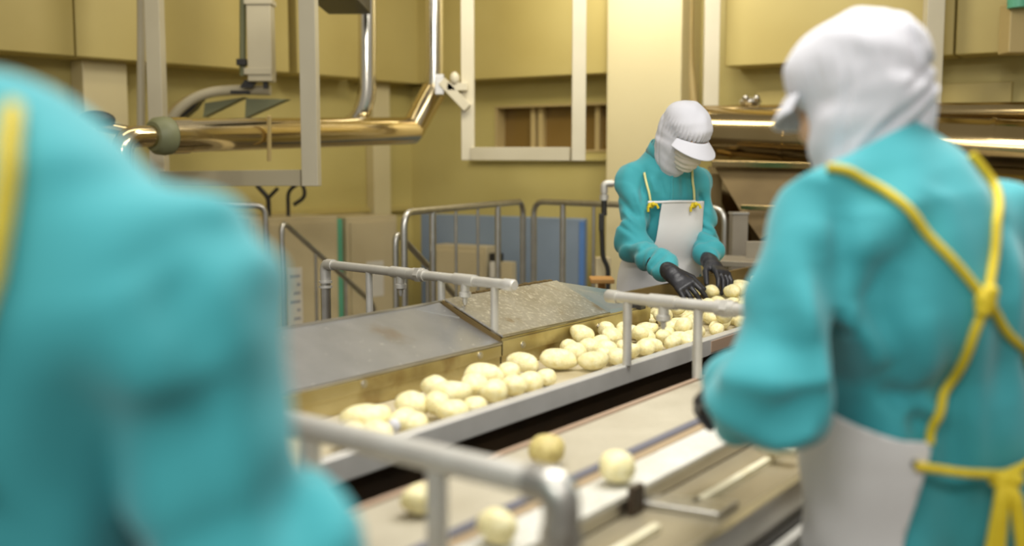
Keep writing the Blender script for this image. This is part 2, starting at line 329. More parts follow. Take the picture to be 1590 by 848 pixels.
# galvanised pipe with an elbow and a hanging black valve, beside the facing worker
Yg = 6.2
gp = thing('water_pipe', W(936, 330, Yg) * A3(1, 1, 0), 'grey pipe with elbow left of the worker facing us', 'pipe')
obj('pipe', MB().tube(rounded([W(1000, 285, Yg + .05), W(938, 285, Yg), W(938, 312, Yg)], .03), .016), 'steel_pipe', gp)
obj('elbow', MB().tube(rounded([W(952, 285, Yg), W(938, 285, Yg), W(938, 300, Yg)], .035), .022), 'pipe_matte', gp)
obj('collar', MB().cyl(W(938, 302, Yg), W(938, 311, Yg), .026), 'pipe_matte', gp)
obj('valve', MB().cyl(W(938, 311, Yg), W(938, 335, Yg), .017).box(W(934, 345, Yg), (.015, .02, .05)), 'black', gp, .003)
obj('hose', MB().tube(rounded([W(934, 350, Yg), W(936, 400, Yg), W(944, 415, Yg), W(944, 470, Yg)], .08), .014), 'black', gp)
obj('stand', MB().box(W(936, 400, Yg + .1) * A3(1, 1, 0) + ZX * .45, (.045, .04, .45)), 'beige', gp, .004)
tag(obj('seat_pad', MB().box(Z(942, 445, .86) + A3(0, .3, 0), (.06, .08, .012)).cyl(Z(942, 445, .86) * A3(1, 1, 0) + A3(0, .3, 0), Z(942, 445, .85) + A3(0, .3, 0), .02), 'rust', None, .006), 'orange pad on a stand beside the facing worker', 'pad')

# ------------------------------------------------------------------ insulated duct on the left
YD = 6.6
dl = thing('steam_duct', W(450, 205, YD), 'polished golden horizontal duct with two rising branches, upper left', 'duct')
A_, B_, C_ = W(262, 211, 5.6), W(640, 203, 7.2), W(674, 140, 7.25)
obj('main_run', MB().tube(rounded([A_, B_], .1), .090, 28), 'duct', dl)
obj('end_elbow', MB().tube(rounded([B_ - (B_ - A_) * .02, B_ + A3(.0, 0, .0), C_], .12, 8), .082, 24), 'duct', dl)
obj('branch', MB().tube([C_, W(675, 100, 7.25), W(673, -260, 7.25)], .060, 24), 'branch', dl)
obj('branch', MB().tube(rounded([W(540, 196, 7.0), W(560, 180, 6.95), W(570, 150, 6.95), W(570, -260, 6.95)], .08), .058, 24), 'branch', dl)
du = nrm(B_ - A_)
obj('collar', MB().cyl(A_ + du * .0, A_ + du * .11, .097, 28), 'duct', dl)
obj('flange', MB().tube([A_ - du * .10, A_ - du * .075, A_ - du * .03, A_ - du * .003], [.075, .096, .102, .098], 28), 'dgreen', dl)
obj('valve_cap', MB().ball(W(150, 186, 5.5), .085, 18, (1.1, 1, .55)), 'black', dl)
obj('cross_pipe', MB().cyl(W(150, 196, 5.5), A_ - du * .08, .03), 'duct', dl)
obj('joint_band', MB().cyl(C_ + ZX * .01, C_ + ZX * .04, .068, 24), 'duct', dl)
obj('down_elbow', MB().tube(rounded([A_ - du * .1, A_ - du * .28, A_ - du * .30 - ZX * .42], .10), .055, 24), 'duct', dl)
obj('hanger_strap', MB().cyl(W(418, 180, 6.0), W(418, 250, 6.05), .012), 'win', dl)
# exhaust housing behind it
eh = thing('exhaust_housing', W(350, 150, 6.9), 'arched pale fan housing with dull green plates above the golden duct', 'fan')
arc = [W(262, 192, 6.8), W(275, 172, 6.8), W(300, 152, 6.8), W(330, 142, 6.8), W(372, 139, 6.8), W(420, 140, 6.8)]
obj('arch', MB().tube(rounded(arc, .08), .032, 12), 'frame', eh)
obj('arch', MB().tube(rounded([p + A3(-.12, .25, -.0) for p in arc[:4]], .08), .03, 12), 'win', eh)
obj('dark_opening', MB().prism([W(262, 180, 7.0), W(290, 152, 7.0), W(320, 143, 7.0), W(300, 170, 7.0), W(275, 190, 7.0)], A3(0, .1, 0)), 'black', eh)
obj('plate', MB().prism([W(315, 182, 6.85), W(318, 160, 6.85), W(378, 151, 6.85)], A3(.02, .05, 0)), 'dgreen', eh)
obj('plate', MB().prism([W(380, 183, 6.82), W(382, 153, 6.82), W(445, 154, 6.82)], A3(.02, .05, 0)), 'dgreen', eh)
obj('vent_slot', MB().bar(W(358, 143, 6.75), W(388, 144, 6.75), .01, .02), 'black', eh)
db = thing('drop_trunking', W(404, 60, 6.7), 'beige vertical cable trunking hanging above the fan housing', 'trunking')
obj('body', MB().box(W(404, 0, 6.7), (.075, .06, .50)), 'frame', db, .006)
obj('flange', MB().box(W(404, 5, 6.7), (.085, .07, .015)), 'frame', db, .003); obj('flange', MB().box(W(404, 112, 6.7), (.085, .07, .02)), 'frame', db, .003)
obj('conduit', MB().cyl(W(377, 118, 6.7), W(377, -200, 6.7), .02), 'dgreen', db); obj('clamp', MB().box(W(376, 97, 6.68), (.03, .03, .02)), 'black', db, .004)
obj('bracket', MB().prism([W(372, 136, 6.7), W(380, 124, 6.7), W(398, 126, 6.7), W(390, 137, 6.7)], A3(0, .04, 0)), 'black', db); obj('bracket', MB().box(W(413, 132, 6.7), (.014, .02, .022)), 'black', db)
tag(obj('ceiling_lamp_body', MB().box(W(530, -8, 6.3), (.13, .3, .07)), 'black', None, .008), 'dark fixture edge at the top beside the left hanging frame', 'fixture')
tag(obj('conduit', MB().cyl(W(219, 196, 6.4), W(219, -260, 6.4), .024), 'frame'), 'thin grey vertical conduit left of the left hanging frame', 'conduit')

# ------------------------------------------------------------------ hanging frames
def post(q, z1, wd, dx, dy, mb=None): return (mb or MB()).box(A3(q[0], q[1], (q[2] + z1) / 2), (wd / 2, wd / 2, (z1 - q[2]) / 2), dx, dy)
def hanging(p, q, wd, label, fm='frame'):
    t = thing('hanging_frame', (p + q) / 2, label, 'frame')
    d = nrm((q - p) * A3(1, 1, 0)); n = np.cross(ZX, d)
    c, s_ = math.cos(.5), math.sin(.5); d2 = d * c + n * s_; n2 = np.cross(ZX, d2)
    obj('post', post(p, 4.4, wd, d2, n2), fm, t, .004); obj('post', post(q, 4.4, wd, d2, n2), fm, t, .004)
    obj('crossbar', MB().bar(p + ZX * wd / 2 + d * wd / 2, q + ZX * wd / 2 - d * wd / 2, wd * .98, wd * .98), fm, t, .003)
    return t
hanging(W(249, 289, 6.3), W(484, 289, 5.7), .088, 'greyed square-tube frame hanging at the upper left, crossed by the duct')
f2 = hanging(W(727, 249, 7.0), W(898, 250, 6.6), .085, 'beige square-tube frame hanging in front of the brown window', 'frame_pale')
p = W(727, 150, 7.0)
obj('bracket_arm', MB().bar(W(686, 126, 6.94), W(726, 168, 6.94), .06, .06), 'frame_pale', f2, .004); obj('bracket_arm', MB().bar(W(694, 135, 6.94), W(726, 135, 6.94), .06, .05), 'frame_pale', f2, .004)
obj('bracket_plate', MB().box(W(683, 132, 7.0), (.03, .06, .065)), 'steel_pipe', f2, .004); obj('knob', MB().ball(W(706, 122, 6.92), .034, 14, (.9, .9, 1.3)), 'frame_pale', f2)
hanging(W(1102, 222, 7.2), W(1442, 222, 6.4), .10, 'beige square-tube frame standing behind the large duct at right', 'frame_pale')
tag(obj('riser_pipe', MB().tube(rounded([W(1072, -200, 7.5), W(1070, 90, 7.5), W(1078, 165, 7.5)], .1), .03), 'win'), 'brown riser pipe right of the pale column', 'pipe')

# ------------------------------------------------------------------ large duct and hopper at right
bd = thing('large_duct', W(1340, 220, 6.3), 'large bronze horizontal duct behind the two workers at right', 'duct')
a, b = W(1095, 208, 6.7), W(1558, 232, 5.9); dd = nrm(b - a)
obj('main_run', MB().cyl(a, b, .165, 36), 'duct_big', bd)
obj('end_cap', MB().tube([a - dd * .05, a - dd * .03, a], [.10, .145, .165], 36), 'duct_big', bd)
obj('down_elbow', MB().tube(rounded([b - dd * .01, b + dd * .22, b + dd * .45 - ZX * .6, (b + dd * .45) * A3(1, 1, 0) + ZX * LOW], .3, 8), .164, 36), 'duct_big', bd)
for t in (.30, .965): q = a + (b - a) * t; obj('joint_band', MB().cyl(q - dd * .012, q + dd * .012, .172, 36), 'duct_big', bd)
bd2 = thing('upper_duct', W(1340, 172, 6.9), 'slimmer bronze pipe running just above and behind the large duct', 'duct')
a, b = W(1088, 178, 6.98), W(1640, 174, 5.9); obj('run', MB().cyl(a, b, .058, 24), 'duct_big', bd2)
vt = W(1165, 158, 6.85); obj('valve', MB().ball(vt, .055, 16, (1.3, 1, .6)), 'steel', bd2); obj('valve_knob', MB().ball(vt + A3(-.04, -.05, .02), .022), 'steel', bd2); obj('valve_knob', MB().ball(vt + A3(.03, -.05, .02), .022), 'steel', bd2)
hp = thing('hopper', W(1180, 415, 6.2) * A3(1, 1, 0), 'bronze sloping steel hopper under the large duct', 'hopper')
obj('front_plate', MB().prism([W(1108, 258, 6.3), W(1245, 258, 6.1), W(1262, 330, 6.0), W(1180, 372, 6.0), W(1150, 330, 6.1)], A3(.05, .06, 0)), 'brown_steel', hp, .004)
obj('side_plate', MB().prism([W(1098, 258, 6.5), W(1125, 258, 6.5), W(1168, 395, 6.2), W(1150, 395, 6.2)], A3(.04, .06, 0)), 'duct_big', hp, .004)
obj('top_rim', MB().bar(W(1106, 254, 6.26), W(1262, 258, 6.04), .05, .04), 'duct_big', hp, .006); obj('rim', MB().bar(W(1150, 322, 6.02), W(1262, 325, 5.9), .03, .03), 'duct_big', hp, .004)
obj('leg', MB().bar(W(1256, 330, 5.95), W(1256, 330, 5.95) * A3(1, 1, 0), .06, .06, (0, 1, 0)), 'brown_steel', hp); obj('leg', MB().bar(W(1112, 270, 6.4), W(1112, 270, 6.4) * A3(1, 1, 0), .06, .06, (0, 1, 0)), 'brown_steel', hp)
obj('back_plate', MB().prism([W(1108, 260, 6.5), W(1262, 260, 6.3), W(1262, 470, 6.3), W(1108, 470, 6.5)], A3(.03, .05, 0)), 'brown_steel', hp)
gb = thing('steel_upright', W(1148, 415, 5.95) * A3(1, 1, 0), 'grey steel upright box right of the facing worker', 'upright')
obj('column', MB().box(A3(*W(1147, 330, 5.95)[:2], .585), (.044, .05, .585)), 'tray', gb, .004)
obj('cap', MB().box(W(1147, 331, 5.95), (.048, .056, .006)), 'steel_pipe', gb, .002)
ta = thing('side_tray', W(1185, 410, 5.5) * A3(1, 1, 0), 'low grey steel tray behind the facing worker, under the hopper', 'tray')
obj('top', MB().hexa([A3(*W(px, py, Y)[:2], W(1180, 415, 5.4)[2] + dz) for dz in (0, .03) for px, py, Y in ((1112, 415, 5.45), (1260, 415, 5.2), (1260, 415, 5.55), (1112, 415, 5.8))]), 'tray', ta, .004)
obj('back_panel', MB().prism([W(1158, 375, 5.6), W(1262, 375, 5.4), W(1262, 412, 5.4), W(1158, 412, 5.6)], A3(.02, .03, 0)), 'tray', ta, .003)
for px, Y in ((1120, 5.5), (1255, 5.25)): q = W(px, 412, Y); obj('leg', MB().cyl(q * A3(1, 1, 0), q, .02), 'tray', ta)
hl = thing('wall_lamp_housing', W(1575, 40, 6.2), 'grey and green lamp housing at the top right corner', 'lamp')
obj('housing', MB().box(W(1578, 45, 6.1), (.07, .07, .14)), 'win', hl, .01); obj('green_cap', MB().cyl(W(1582, 12, 6.0), W(1582, -20, 6.0), .06), 'green', hl); obj('bracket', MB().bar(W(1586, 20, 6.1), W(1625, -10, 6.3), .04, .04), 'win', hl)
# ------------------------------------------------------------------ potato conveyor (far line)
RZ = .87
cv = thing('potato_conveyor', C(2.6, -1.7, 0), 'steel potato conveyor trough with sloping grey covers', 'conveyor')
obj('belt', MB().cbox(.92, 3.0, -1.825, -1.50, .81, .835).cbox(3.0, 5.0, -1.985, -1.50, .81, .835), 'belt_wet', cv)
sr = obj('side_rail', MB().cbox(.9, 5.0, -1.50, -1.465, .815, RZ), 'rail_grey', cv, .004)
obj('reflection_or_wear_strip', MB().cbox(3.25, 4.95, -1.4648, -1.462, .825, .862), 'rail_brown', sr)  # brown reflection on the rail face, painted as a thin strip
obj('joint_plate', MB().cbox(3.10, 3.22, -1.466, -1.458, .818, .872), 'rail_grey', sr, .002)
for u0, u1 in ((.92, 2.548), (2.556, 3.50)):
    lp = obj('lip_panel', MB().cbox(u0, u1, -1.838, -1.828, .812, .917 if u0 < 2 else .930), 'lip', cv)
    obj('fold', MB().cbox(u0, u1, -1.828, -1.822, .878, .912 if u0 < 2 else .925), 'lip', lp, .002)
    for u in ((1.95, 2.44) if u0 < 2 else (2.66, 3.12)):
        bo = MB(); q = C(u, -1.822, .898); bo.cyl(q, q + VX * .006, .008, 6).cyl(q, q + VX * .002, .011, 12); obj('bolt', bo, 'steel', lp)
def sheet(corners, t, name, m, bevel=.002):
    P = [C(*c) for c in corners]; return obj(name, MB().hexa([p - ZX * t for p in P] + P), m, cv, bevel)
c1 = sheet([(.95, -1.825, .918), (2.552, -1.825, .918), (2.552, -2.075, 1.020), (.95, -2.075, 1.020)], .006, 'cover', 'cover'); c1['label'] = 'scuffed grey sloping steel cover'
obj('edge_bead', MB().tube([C(.95, -1.826, .918), C(2.55, -1.826, .918)], .005, 8), 'steel', c1)
obj('edge_bead', MB().tube([C(.95, -2.075, 1.02), C(2.66, -2.075, 1.02)], .006, 8), 'steel', c1)
obj('raised_crease', MB().prism([C(2.44, -2.06, 1.0155), C(2.548, -2.06, 1.024), C(2.548, -1.98, .984)], -ZX * .006), 'cover', c1)
c2 = sheet([(2.556, -1.825, .940), (3.20, -1.825, .936), (3.20, -2.045, 1.036), (2.556, -2.045, 1.036)], .007, 'cover', 'cover_wet'); c2['label'] = 'wet steel cover flecked with white starch'
obj('edge_bead', MB().tube([C(2.556, -1.826, .939), C(3.2, -1.826, .935)], .004, 8), 'steel', c2)
obj('gap_filler', MB().prism([C(2.551, -1.83, .915), C(2.551, -2.05, 1.005), C(2.551, -2.05, 1.03), C(2.551, -1.83, .934)], UX * .004), 'brown_steel', cv)
gh = MB(); rng = random.Random(3); 
for k in range(16): u = 2.72 + .03 * k; gh.ball(C(u, -2.055, 1.035), .008 + .005 * rng.random(), 6, (1.4, 1, .7))
obj('debris_bead', gh, 'brown_steel', cv)
t1 = MB(); P = [C(3.202, -1.83, .932), C(3.50, -1.83, .922), C(3.58, -2.0, .962), C(3.202, -2.045, 1.030)]; t1.hexa([p - ZX * .006 for p in P] + P)
obj('end_plate', t1, 'cover', cv); 
obj('latch', MB().box(C(3.42, -1.84, .935), (.02, .03, .012), UX, VX), 'black', cv, .003)
obj('back_wall', MB().cbox(3.52, 5.0, -2.005, -1.99, .78, .955), 'brown_steel', cv, .002)
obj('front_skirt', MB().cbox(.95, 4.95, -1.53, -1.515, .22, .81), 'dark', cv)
obj('back_skirt', MB().cbox(.95, 3.0, -2.07, -2.06, .3, 1.0).cbox(3.0, 4.95, -2.0, -1.992, .3, .80), 'brown_steel', cv)
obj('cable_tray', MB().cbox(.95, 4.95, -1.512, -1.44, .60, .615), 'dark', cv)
for u in (1.1, 2.4, 3.7, 4.9):
    for v in (-1.55, -1.97): obj('leg', MB().cbox(u - .025, u + .025, v - .025, v + .025, 0, .81), 'dark', cv, .003)
obj('clear_panel', MB().cbox(3.36, 4.9, -1.462, -1.458, .66, .80), 'lip', cv)

# ------------------------------------------------------------------ inspection conveyor (near line)
BZ = .86
ci = thing('inspection_conveyor', C(2.4, -1.0, 0), 'low two-lane sorting conveyor in front of the worker seen from behind', 'conveyor')
obj('far_belt', MB().cbox(.8, 5.0, -1.225, -1.035, BZ - .02, BZ), 'belt', ci)
obj('near_belt', MB().cbox(.8, 5.0, -.985, -.896, BZ - .02, BZ), 'belt_white', ci)
obj('divider', MB().cbox(.8, 5.0, -1.034, -1.012, BZ - .02, BZ + .007), 'seam', ci, .003)
obj('reflection_or_wear_strip', MB().cbox(.8, 5.0, -1.011, -.986, BZ - .02, BZ + .001), 'seam_brown', ci)
obj('edge_rail', MB().cbox(.8, 5.0, -1.24, -1.227, BZ - .05, BZ + .006), 'rail_brown', ci, .002)
obj('edge_rail', MB().cbox(.8, 5.0, -.895, -.889, BZ - .03, BZ - .004), 'steel', ci, .001)
obj('side_table', MB().cbox(.8, 5.0, -.888, -.715, BZ - .045, BZ - .032), 'table', ci)
for u0, u1 in ((1.15, 1.58), (1.72, 4.9)): obj('plastic_strip', MB().cbox(u0, u1, -.812, -.797, BZ - .033, BZ - .018), 'strip', ci, .002)
gs = obj('gusset', MB().hexa([C(u, v, z) for z in (BZ - .032, BZ - .018) for u, v in ((1.67, -.885), (1.69, -.74), (1.78, -.74), (1.72, -.885))]), 'steel_pipe', ci, .004)
obj('tab', MB().cbox(1.62, 1.66, -.884, -.872, BZ - .03, BZ + .02), 'dark', gs)
fr = MB(); obj('frame_rail', MB().cbox(.85, 4.9, -.712, -.690, BZ - .09, BZ - .015), 'steel', ci, .003)
obj('frame_rail', MB().cbox(.85, 4.9, -.672, -.652, BZ - .15, BZ - .085), 'pipe_matte', ci, .003)
obj('frame_rail', MB().cbox(.85, 4.9, -.668, -.650, BZ - .26, BZ - .19), 'steel', ci, .003)
obj('cable_channel', MB().cbox(.85, 4.9, -.688, -.674, BZ - .16, BZ - .08).cbox(.85, 4.9, -.70, -.655, BZ - .185, BZ - .155), 'black', ci)
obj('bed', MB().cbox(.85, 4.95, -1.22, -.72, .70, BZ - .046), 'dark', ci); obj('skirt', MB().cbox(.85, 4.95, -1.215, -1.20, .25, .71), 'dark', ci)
for u in (.95, 2.2, 3.5, 4.8):
    for v in (-1.17, -.68): obj('leg', MB().cbox(u - .022, u + .022, v - .022, v + .022, 0, .70), 'dark', ci, .003)
q = MB().cbox(2.08, 2.105, -.83, -.75, BZ - .012, BZ + .002); tag(obj('plastic_clip', q, 'strip', None, .002), 'small white clip at the end of the strip beside the rear-view worker', 'clip')

# ------------------------------------------------------------------ spray pipes crossing the lines
def spray(a, b, r, posts, nozzles, label, joints=(), caps=(1,), m='pipe_matte', union=(), ends=None, group=None):
    """posts: (fraction, foot z); nozzles: fractions along the pipe"""
    a, b = np.asarray(a), np.asarray(b); d = nrm(b - a); L = np.linalg.norm(b - a)
    t = thing('spray_pipe', (a + b) / 2, label, 'pipe')
    pi_ = obj('pipe', MB().tube([a, b] if ends is None else rounded([a, b, b - ZX * .12], .05), r, 20), m, t)
    for c in caps: q = b if c else a; s = 1 if c else -1; obj('end_cap', MB().tube([q - d * .03 * s, q + d * .006 * s, q + d * .012 * s], [r * 1.18, r * 1.18, r * .9], 20), m, t)
    for f, zf in posts:
        q = a + d * L * f; ft = A3(q[0], q[1], zf)
        obj('post', MB().cyl(ft, q, r * .80, 16), m, t)
    for f in nozzles:
        q = a + d * L * f; n = obj('nozzle', MB().tube([q - d * .045, q + d * .045], r * 1.22, 20).tube([q, q - ZX * .035], r * .95, 16).tube([q - ZX * .035, q - ZX * .039, q - ZX * .052, q - ZX * .056], [r * .9, r * 1.25, r * 1.25, r * .7], 16).tube([q - ZX * .05, q - ZX * .068, q - ZX * .078], [r * .5, r * .5, r * .3], 12), m, t)
    for f in joints: q = a + d * L * f; obj('coupling', MB().cyl(q - d * .02, q + d * .02, r * 1.2, 20), m, t)
    for f in union: q = a + d * L * f; obj('union_nut', MB().cyl(q - d * .028, q - d * .008, r * 1.35, 20).cyl(q - d * .008, q + d * .012, r * 1.6, 6).cyl(q + d * .012, q + d * .03, r * 1.3, 20), m, t)
    return t
pa, pb = Z(505, 410, 1.094), Z(795, 443, 1.094)
def frac(a, b, px):      # fraction along the pipe where a given bearing crosses it
    r = ray(px, 424); t = (r[0] * a[1] - a[0] * r[1]) / ((b[0] - a[0]) * r[1] - (b[1] - a[1]) * r[0]); return t
F = lambda px: frac(pa, pb, px)
s1 = spray(pa, pb, .0155, [(F(685), 1.02), (F(768), .93), (F(573), 0)], [F(622), F(722)], 'grey spray pipe on posts crossing over the sloping covers', union=(F(651),), joints=(F(640),))
q = pa; el = MB().tube(rounded([pa + nrm(pb - pa) * .05, pa, pa - ZX * .06], .03), .020, 16).cyl(pa - ZX * .06, pa - ZX * .068, .024).cyl(pa - ZX * .078, pa - ZX * .086, .024)
obj('elbow', el, 'pipe_matte', s1); obj('post', MB().cyl(pa * A3(1, 1, 0), pa - ZX * .05, .0185), 'steel_pipe', s1)
pa2, pb2 = Z(947, 460, 1.066), Z(1250, 492, 1.066); F = lambda px: frac(pa2, pb2, px)
spray(pa2, pb2, .0165, [(F(975), RZ), (F(1085), BZ + .005)], [F(1031)], 'pale spray pipe in front of the hands of the facing worker', caps=(0,), union=(F(1128),))
pa3, pb3 = Z(440, 655, 1.05), Z(872, 758, 1.05); F = lambda px: frac(pa3, pb3, px)
s3 = spray(pa3, pb3, .0195, [(F(676), BZ - .001), (.12, BZ)], [], 'thick out-of-focus pipe in the foreground over the near conveyor', caps=(), ends=1)
obj('elbow', MB().tube(rounded([pb3 - nrm(pb3 - pa3) * .05, pb3, pb3 - ZX * .07], .04), .024, 18), 'steel_pipe', s3); q = pb3 - ZX * .07; obj('post', MB().cyl(A3(q[0], q[1], BZ), q, .016), 'steel_pipe', s3)
obj('union_nut', MB().cyl(q - ZX * .005, q + ZX * .02, .027, 8), 'steel', s3)

# ------------------------------------------------------------------ potatoes
from mathutils import noise as mn
def potato_mesh(seed, el, bend):
    bm = bmesh.new(); bmesh.ops.create_icosphere(bm, subdivisions=3, radius=1.0); o = Vector((seed * 7.3, seed * 3.1, seed))
    for v in bm.verts:
        p = v.co.copy(); k = 1 + .13 * mn.noise(p * .9 + o) + .06 * mn.noise(p * 2.1 + o) + .015 * mn.noise(p * 6 + o)
        q = Vector((p.x * el, p.y, p.z * .88)) * k; q.y += bend * (q.x * q.x - .5); v.co = q
    me = bpy.data.meshes.new('potato'); bm.to_mesh(me); bm.free()
    me.polygons.foreach_set('use_smooth', [True] * len(me.polygons)); return me
PM = [potato_mesh(1, 1.32, .08), potato_mesh(2, 1.18, 0), potato_mesh(3, 1.5, .1), potato_mesh(4, 1.05, 0), potato_mesh(5, 1.65, -.05), potato_mesh(6, 1.25, -.1)]
for m_ in PM: m_.materials.append(M['potato'])
pm_skin = potato_mesh(9, 1.12, 0); pm_skin.materials.append(M['potato_skin'])
def potato(c, s, yaw, tilt=0.0, k=0, label=None, group=None, me=None):
    o = bpy.data.objects.new('potato', me or PM[k]); COL.objects.link(o); o.location = c; o.scale = (s, s, s); o.rotation_euler = (random.uniform(0, .6), tilt, yaw)
    return tag(o, label, 'potato', group)
random.seed(11)
# loose potatoes on the near conveyor
potato(Z(958, 752, BZ) + ZX * .034, .0335, .4, 0, 3, 'round peeled potato alone on the white belt lane, right of the pipe end')
potato(Z(850, 724, BZ) + ZX * .034, .0335, .1, 0, 0, 'dull patchy potato alone on the beige belt lane, above the pipe end', None, pm_skin)
potato(Z(772, 845, BZ) + ZX * .028, .029, -.5, .2, 1, 'lumpy peeled potato on the white lane, at the bottom edge left of the pipe post')
potato(Z(655, 800, BZ) + ZX * .028, .029, .8, 0, 0, 'blurred potato on the beige lane hidden behind the foreground pipe post')
potato(C(2.13, -1.47, .626), .015, math.radians(50), 0, 2, 'small potato piece lying in the dark gap between the conveyors')
# hand-placed front cluster: pixel, base height, size, yaw (deg), shape, label
FZ = .835
front = [
 (568, 668, .000, .033, 30, 2, 'long smooth potato at the left end of the front heap, against the trough wall'),
 (548, 690, .000, .027, 60, 0, 'potato at the far left corner of the front heap beside the pipe'),
 (592, 690, .000, .028, 20, 1, 'potato by the side rail at the left end of the front heap'),
 (628, 668, .000, .028, 60, 0, 'potato between the two lumps of the front heap, in its middle row'),
 (640, 645, .004, .030, 20, 1, 'broad potato rising behind the middle row of the front heap'),
 (655, 672, .000, .026, 40, 3, 'small potato against the side rail, third from the left end'),
 (676, 618, .012, .027, -20, 1, 'potato leaning on the trough wall below the first cover'),
 (700, 630, .010, .030, 15, 2, 'long potato on top, beside the one leaning on the trough wall'),
 (680, 645, .012, .026, 70, 3, 'egg-shaped upright potato in front of the leaning ones'),
 (712, 652, .000, .026, 30, 0, 'potato low by the side rail in front of the leaning pair'),
 (738, 640, .000, .024, 10, 3, 'small round potato by the rail at the middle of the front heap'),
 (752, 600, .010, .030, 10, 4, 'wide flat-topped potato lying across the back of the front heap'),
 (738, 615, .008, .029, 40, 1, 'rounded potato left of the wide flat-topped one'),
 (768, 622, .008, .027, 60, 0, 'potato in front of the wide flat-topped one'),
 (790, 592, .010, .026, 20, 3, 'round potato touching the right end of the wide flat-topped one'),
 (812, 579, .016, .0265, -28, 4, 'long slim tilted potato on top at the right end of the front heap'),
 (798, 610, .004, .026, 10, 1, 'potato under the long slim tilted one, towards the rail'),
 (824, 602, .000, .026, 35, 0, 'potato near the rail under the tip of the long slim tilted one'),
 (848, 592, .000, .023, 20, 3, 'low potato alone between the front heap and the back heap'),
 (866, 568, .002, .030, 12, 4, 'long plump potato at the left end of the back row'),
 (893, 556, .004, .027, 40, 0, 'potato just right of the long plump one of the back row'),
 (915, 549, .006, .027, 10, 1, 'potato in the middle of the back row, under the second cover'),
 (938, 550, .004, .026, -30, 0, 'potato near the right end of the back row'),
 (922, 568, .000, .027, 25, 2, 'long potato lying by the rail in front of the back row'),
 (950, 535, .010, .029, 50, 1, 'large potato just left of the first post of the pale spray pipe'),
 (958, 560, .000, .025, 10, 3, 'small potato by the rail at the foot of the first pale pipe post'),
]
placed = []
for px, py, dz, s, yw, k, lb in front:
    s *= 1.22; c = Z(px, py + 8, FZ); c = c + ZX * (s * .93 + dz)
    # keep inside the trough
    u, v = c @ UX, c @ VX; v = min(max(v, -1.785), -1.535); c = C(u, v, c[2])
    potato(c, s, math.radians(yw) + (math.pi / 2 - AU) * 0, 0 if k != 4 else .12, k, lb); placed.append((c, s * 1.05))
# the white lump between the potatoes
# heap further along the trough, under the hands: dropped one by one onto what already lies there
rng = random.Random(5)
def height(u, v, rad):
    z = FZ + rad * .88
    for c, r in placed:
        d2 = (c[0] - (C(u, v, 0)[0])) ** 2 + (c[1] - (C(u, v, 0)[1])) ** 2; R = (r + rad) * .93
        if d2 < R * R: z = max(z, c[2] + math.sqrt(R * R - d2))
    return z
HANDS = [W(1050, 435, 4.33), W(1065, 448, 4.30), W(1082, 460, 4.27), W(1105, 412, 4.62), W(1125, 428, 4.56)]
n = 0
while n < 150:
    best = None; rad = rng.uniform(.029, .037)
    for _ in range(14):
        u = 2.82 + 2.03 * rng.random() ** .9; v = rng.uniform(-1.785 if u < 3.56 else -1.945, -1.545)
        z = height(u, v, rad); lim = .90 + .02 * min(1, max(0, u - 3.1)) + (.06 if (v < -1.72 and u > 3.9) else 0)
        if min(np.linalg.norm(C(u, v, z) - h_) for h_ in HANDS) < rad + .05: continue
        if z < lim and (best is None or z < best[2]): best = (u, v, z)
    n += 1
    if best is None: continue
    c = C(*best); placed.append((c, rad)); k = rng.randrange(6)
    potato(c, rad * .88, rng.uniform(0, 6.28), rng.uniform(-.35, .35), k, 'peeled potato in the dense heap under the pale spray pipe and beyond', 'heaped potatoes under the pale spray pipe')
tag(obj('starch_lump', MB().ball(Z(612, 662, .87), .016, 14, (.9, .7, 1.1)), 'white_cloth'), 'small white lump between potatoes at the left end of the front heap', 'lump')
# ------------------------------------------------------------------ smooth bodies: distance fields turned into meshes
def L2(a): return np.sqrt((a * a).sum(-1))
def seg(P, a, b, ra, rb):
    a, b = np.asarray(a, float), np.asarray(b, float); d = b - a; t = np.clip(((P - a) @ d) / (d @ d), 0, 1)
    return L2(P - a - t[:, None] * d) - (ra + (rb - ra) * t)
def chain(P, pts, rs, k=.0):
    o = None
    for i in range(len(pts) - 1):
        s = seg(P, pts[i], pts[i + 1], rs[i], rs[i + 1]); o = s if o is None else (np.minimum(o, s) if k == 0 else smin(o, s, k))
    return o
def smin(a, b, k): h = np.clip(.5 + .5 * (b - a) / k, 0, 1); return b + (a - b) * h - k * h * (1 - h)
def smax(a, b, k): return -smin(-a, -b, k)
def ell(P, c, r, R=None):
    q = P - np.asarray(c, float)
    if R is not None: q = q @ np.asarray(R).T
    r = np.asarray(r, float); k0 = L2(q / r); k1 = L2(q / (r * r)); return k0 * (k0 - 1) / np.maximum(k1, 1e-9)
def etube(P, pts, rx, ry, lat, n=2.4, k=.03):
    """tube of superelliptic section along a spine; lat = sideways direction"""
    o = None; lat = nrm(lat)
    for i in range(len(pts) - 1):
        a, b = np.asarray(pts[i], float), np.asarray(pts[i + 1], float); d = b - a; L = np.linalg.norm(d); ax = d / L
        l_ = nrm(lat - ax * (lat @ ax)); dp = np.cross(ax, l_); q = P - a; s = q @ ax; t = np.clip(s / L, 0, 1)
        X = rx[i] + (rx[i + 1] - rx[i]) * t; Y = ry[i] + (ry[i + 1] - ry[i]) * t; over = s - t * L
        m = np.minimum(X, Y)
        e = (np.abs((q @ l_) / X) ** n + np.abs((q @ dp) / Y) ** n + np.abs(over / m) ** n + 1e-12) ** (1 / n)
        f = (e - 1) * m * .9; o = f if o is None else smin(o, f, k)
    return o
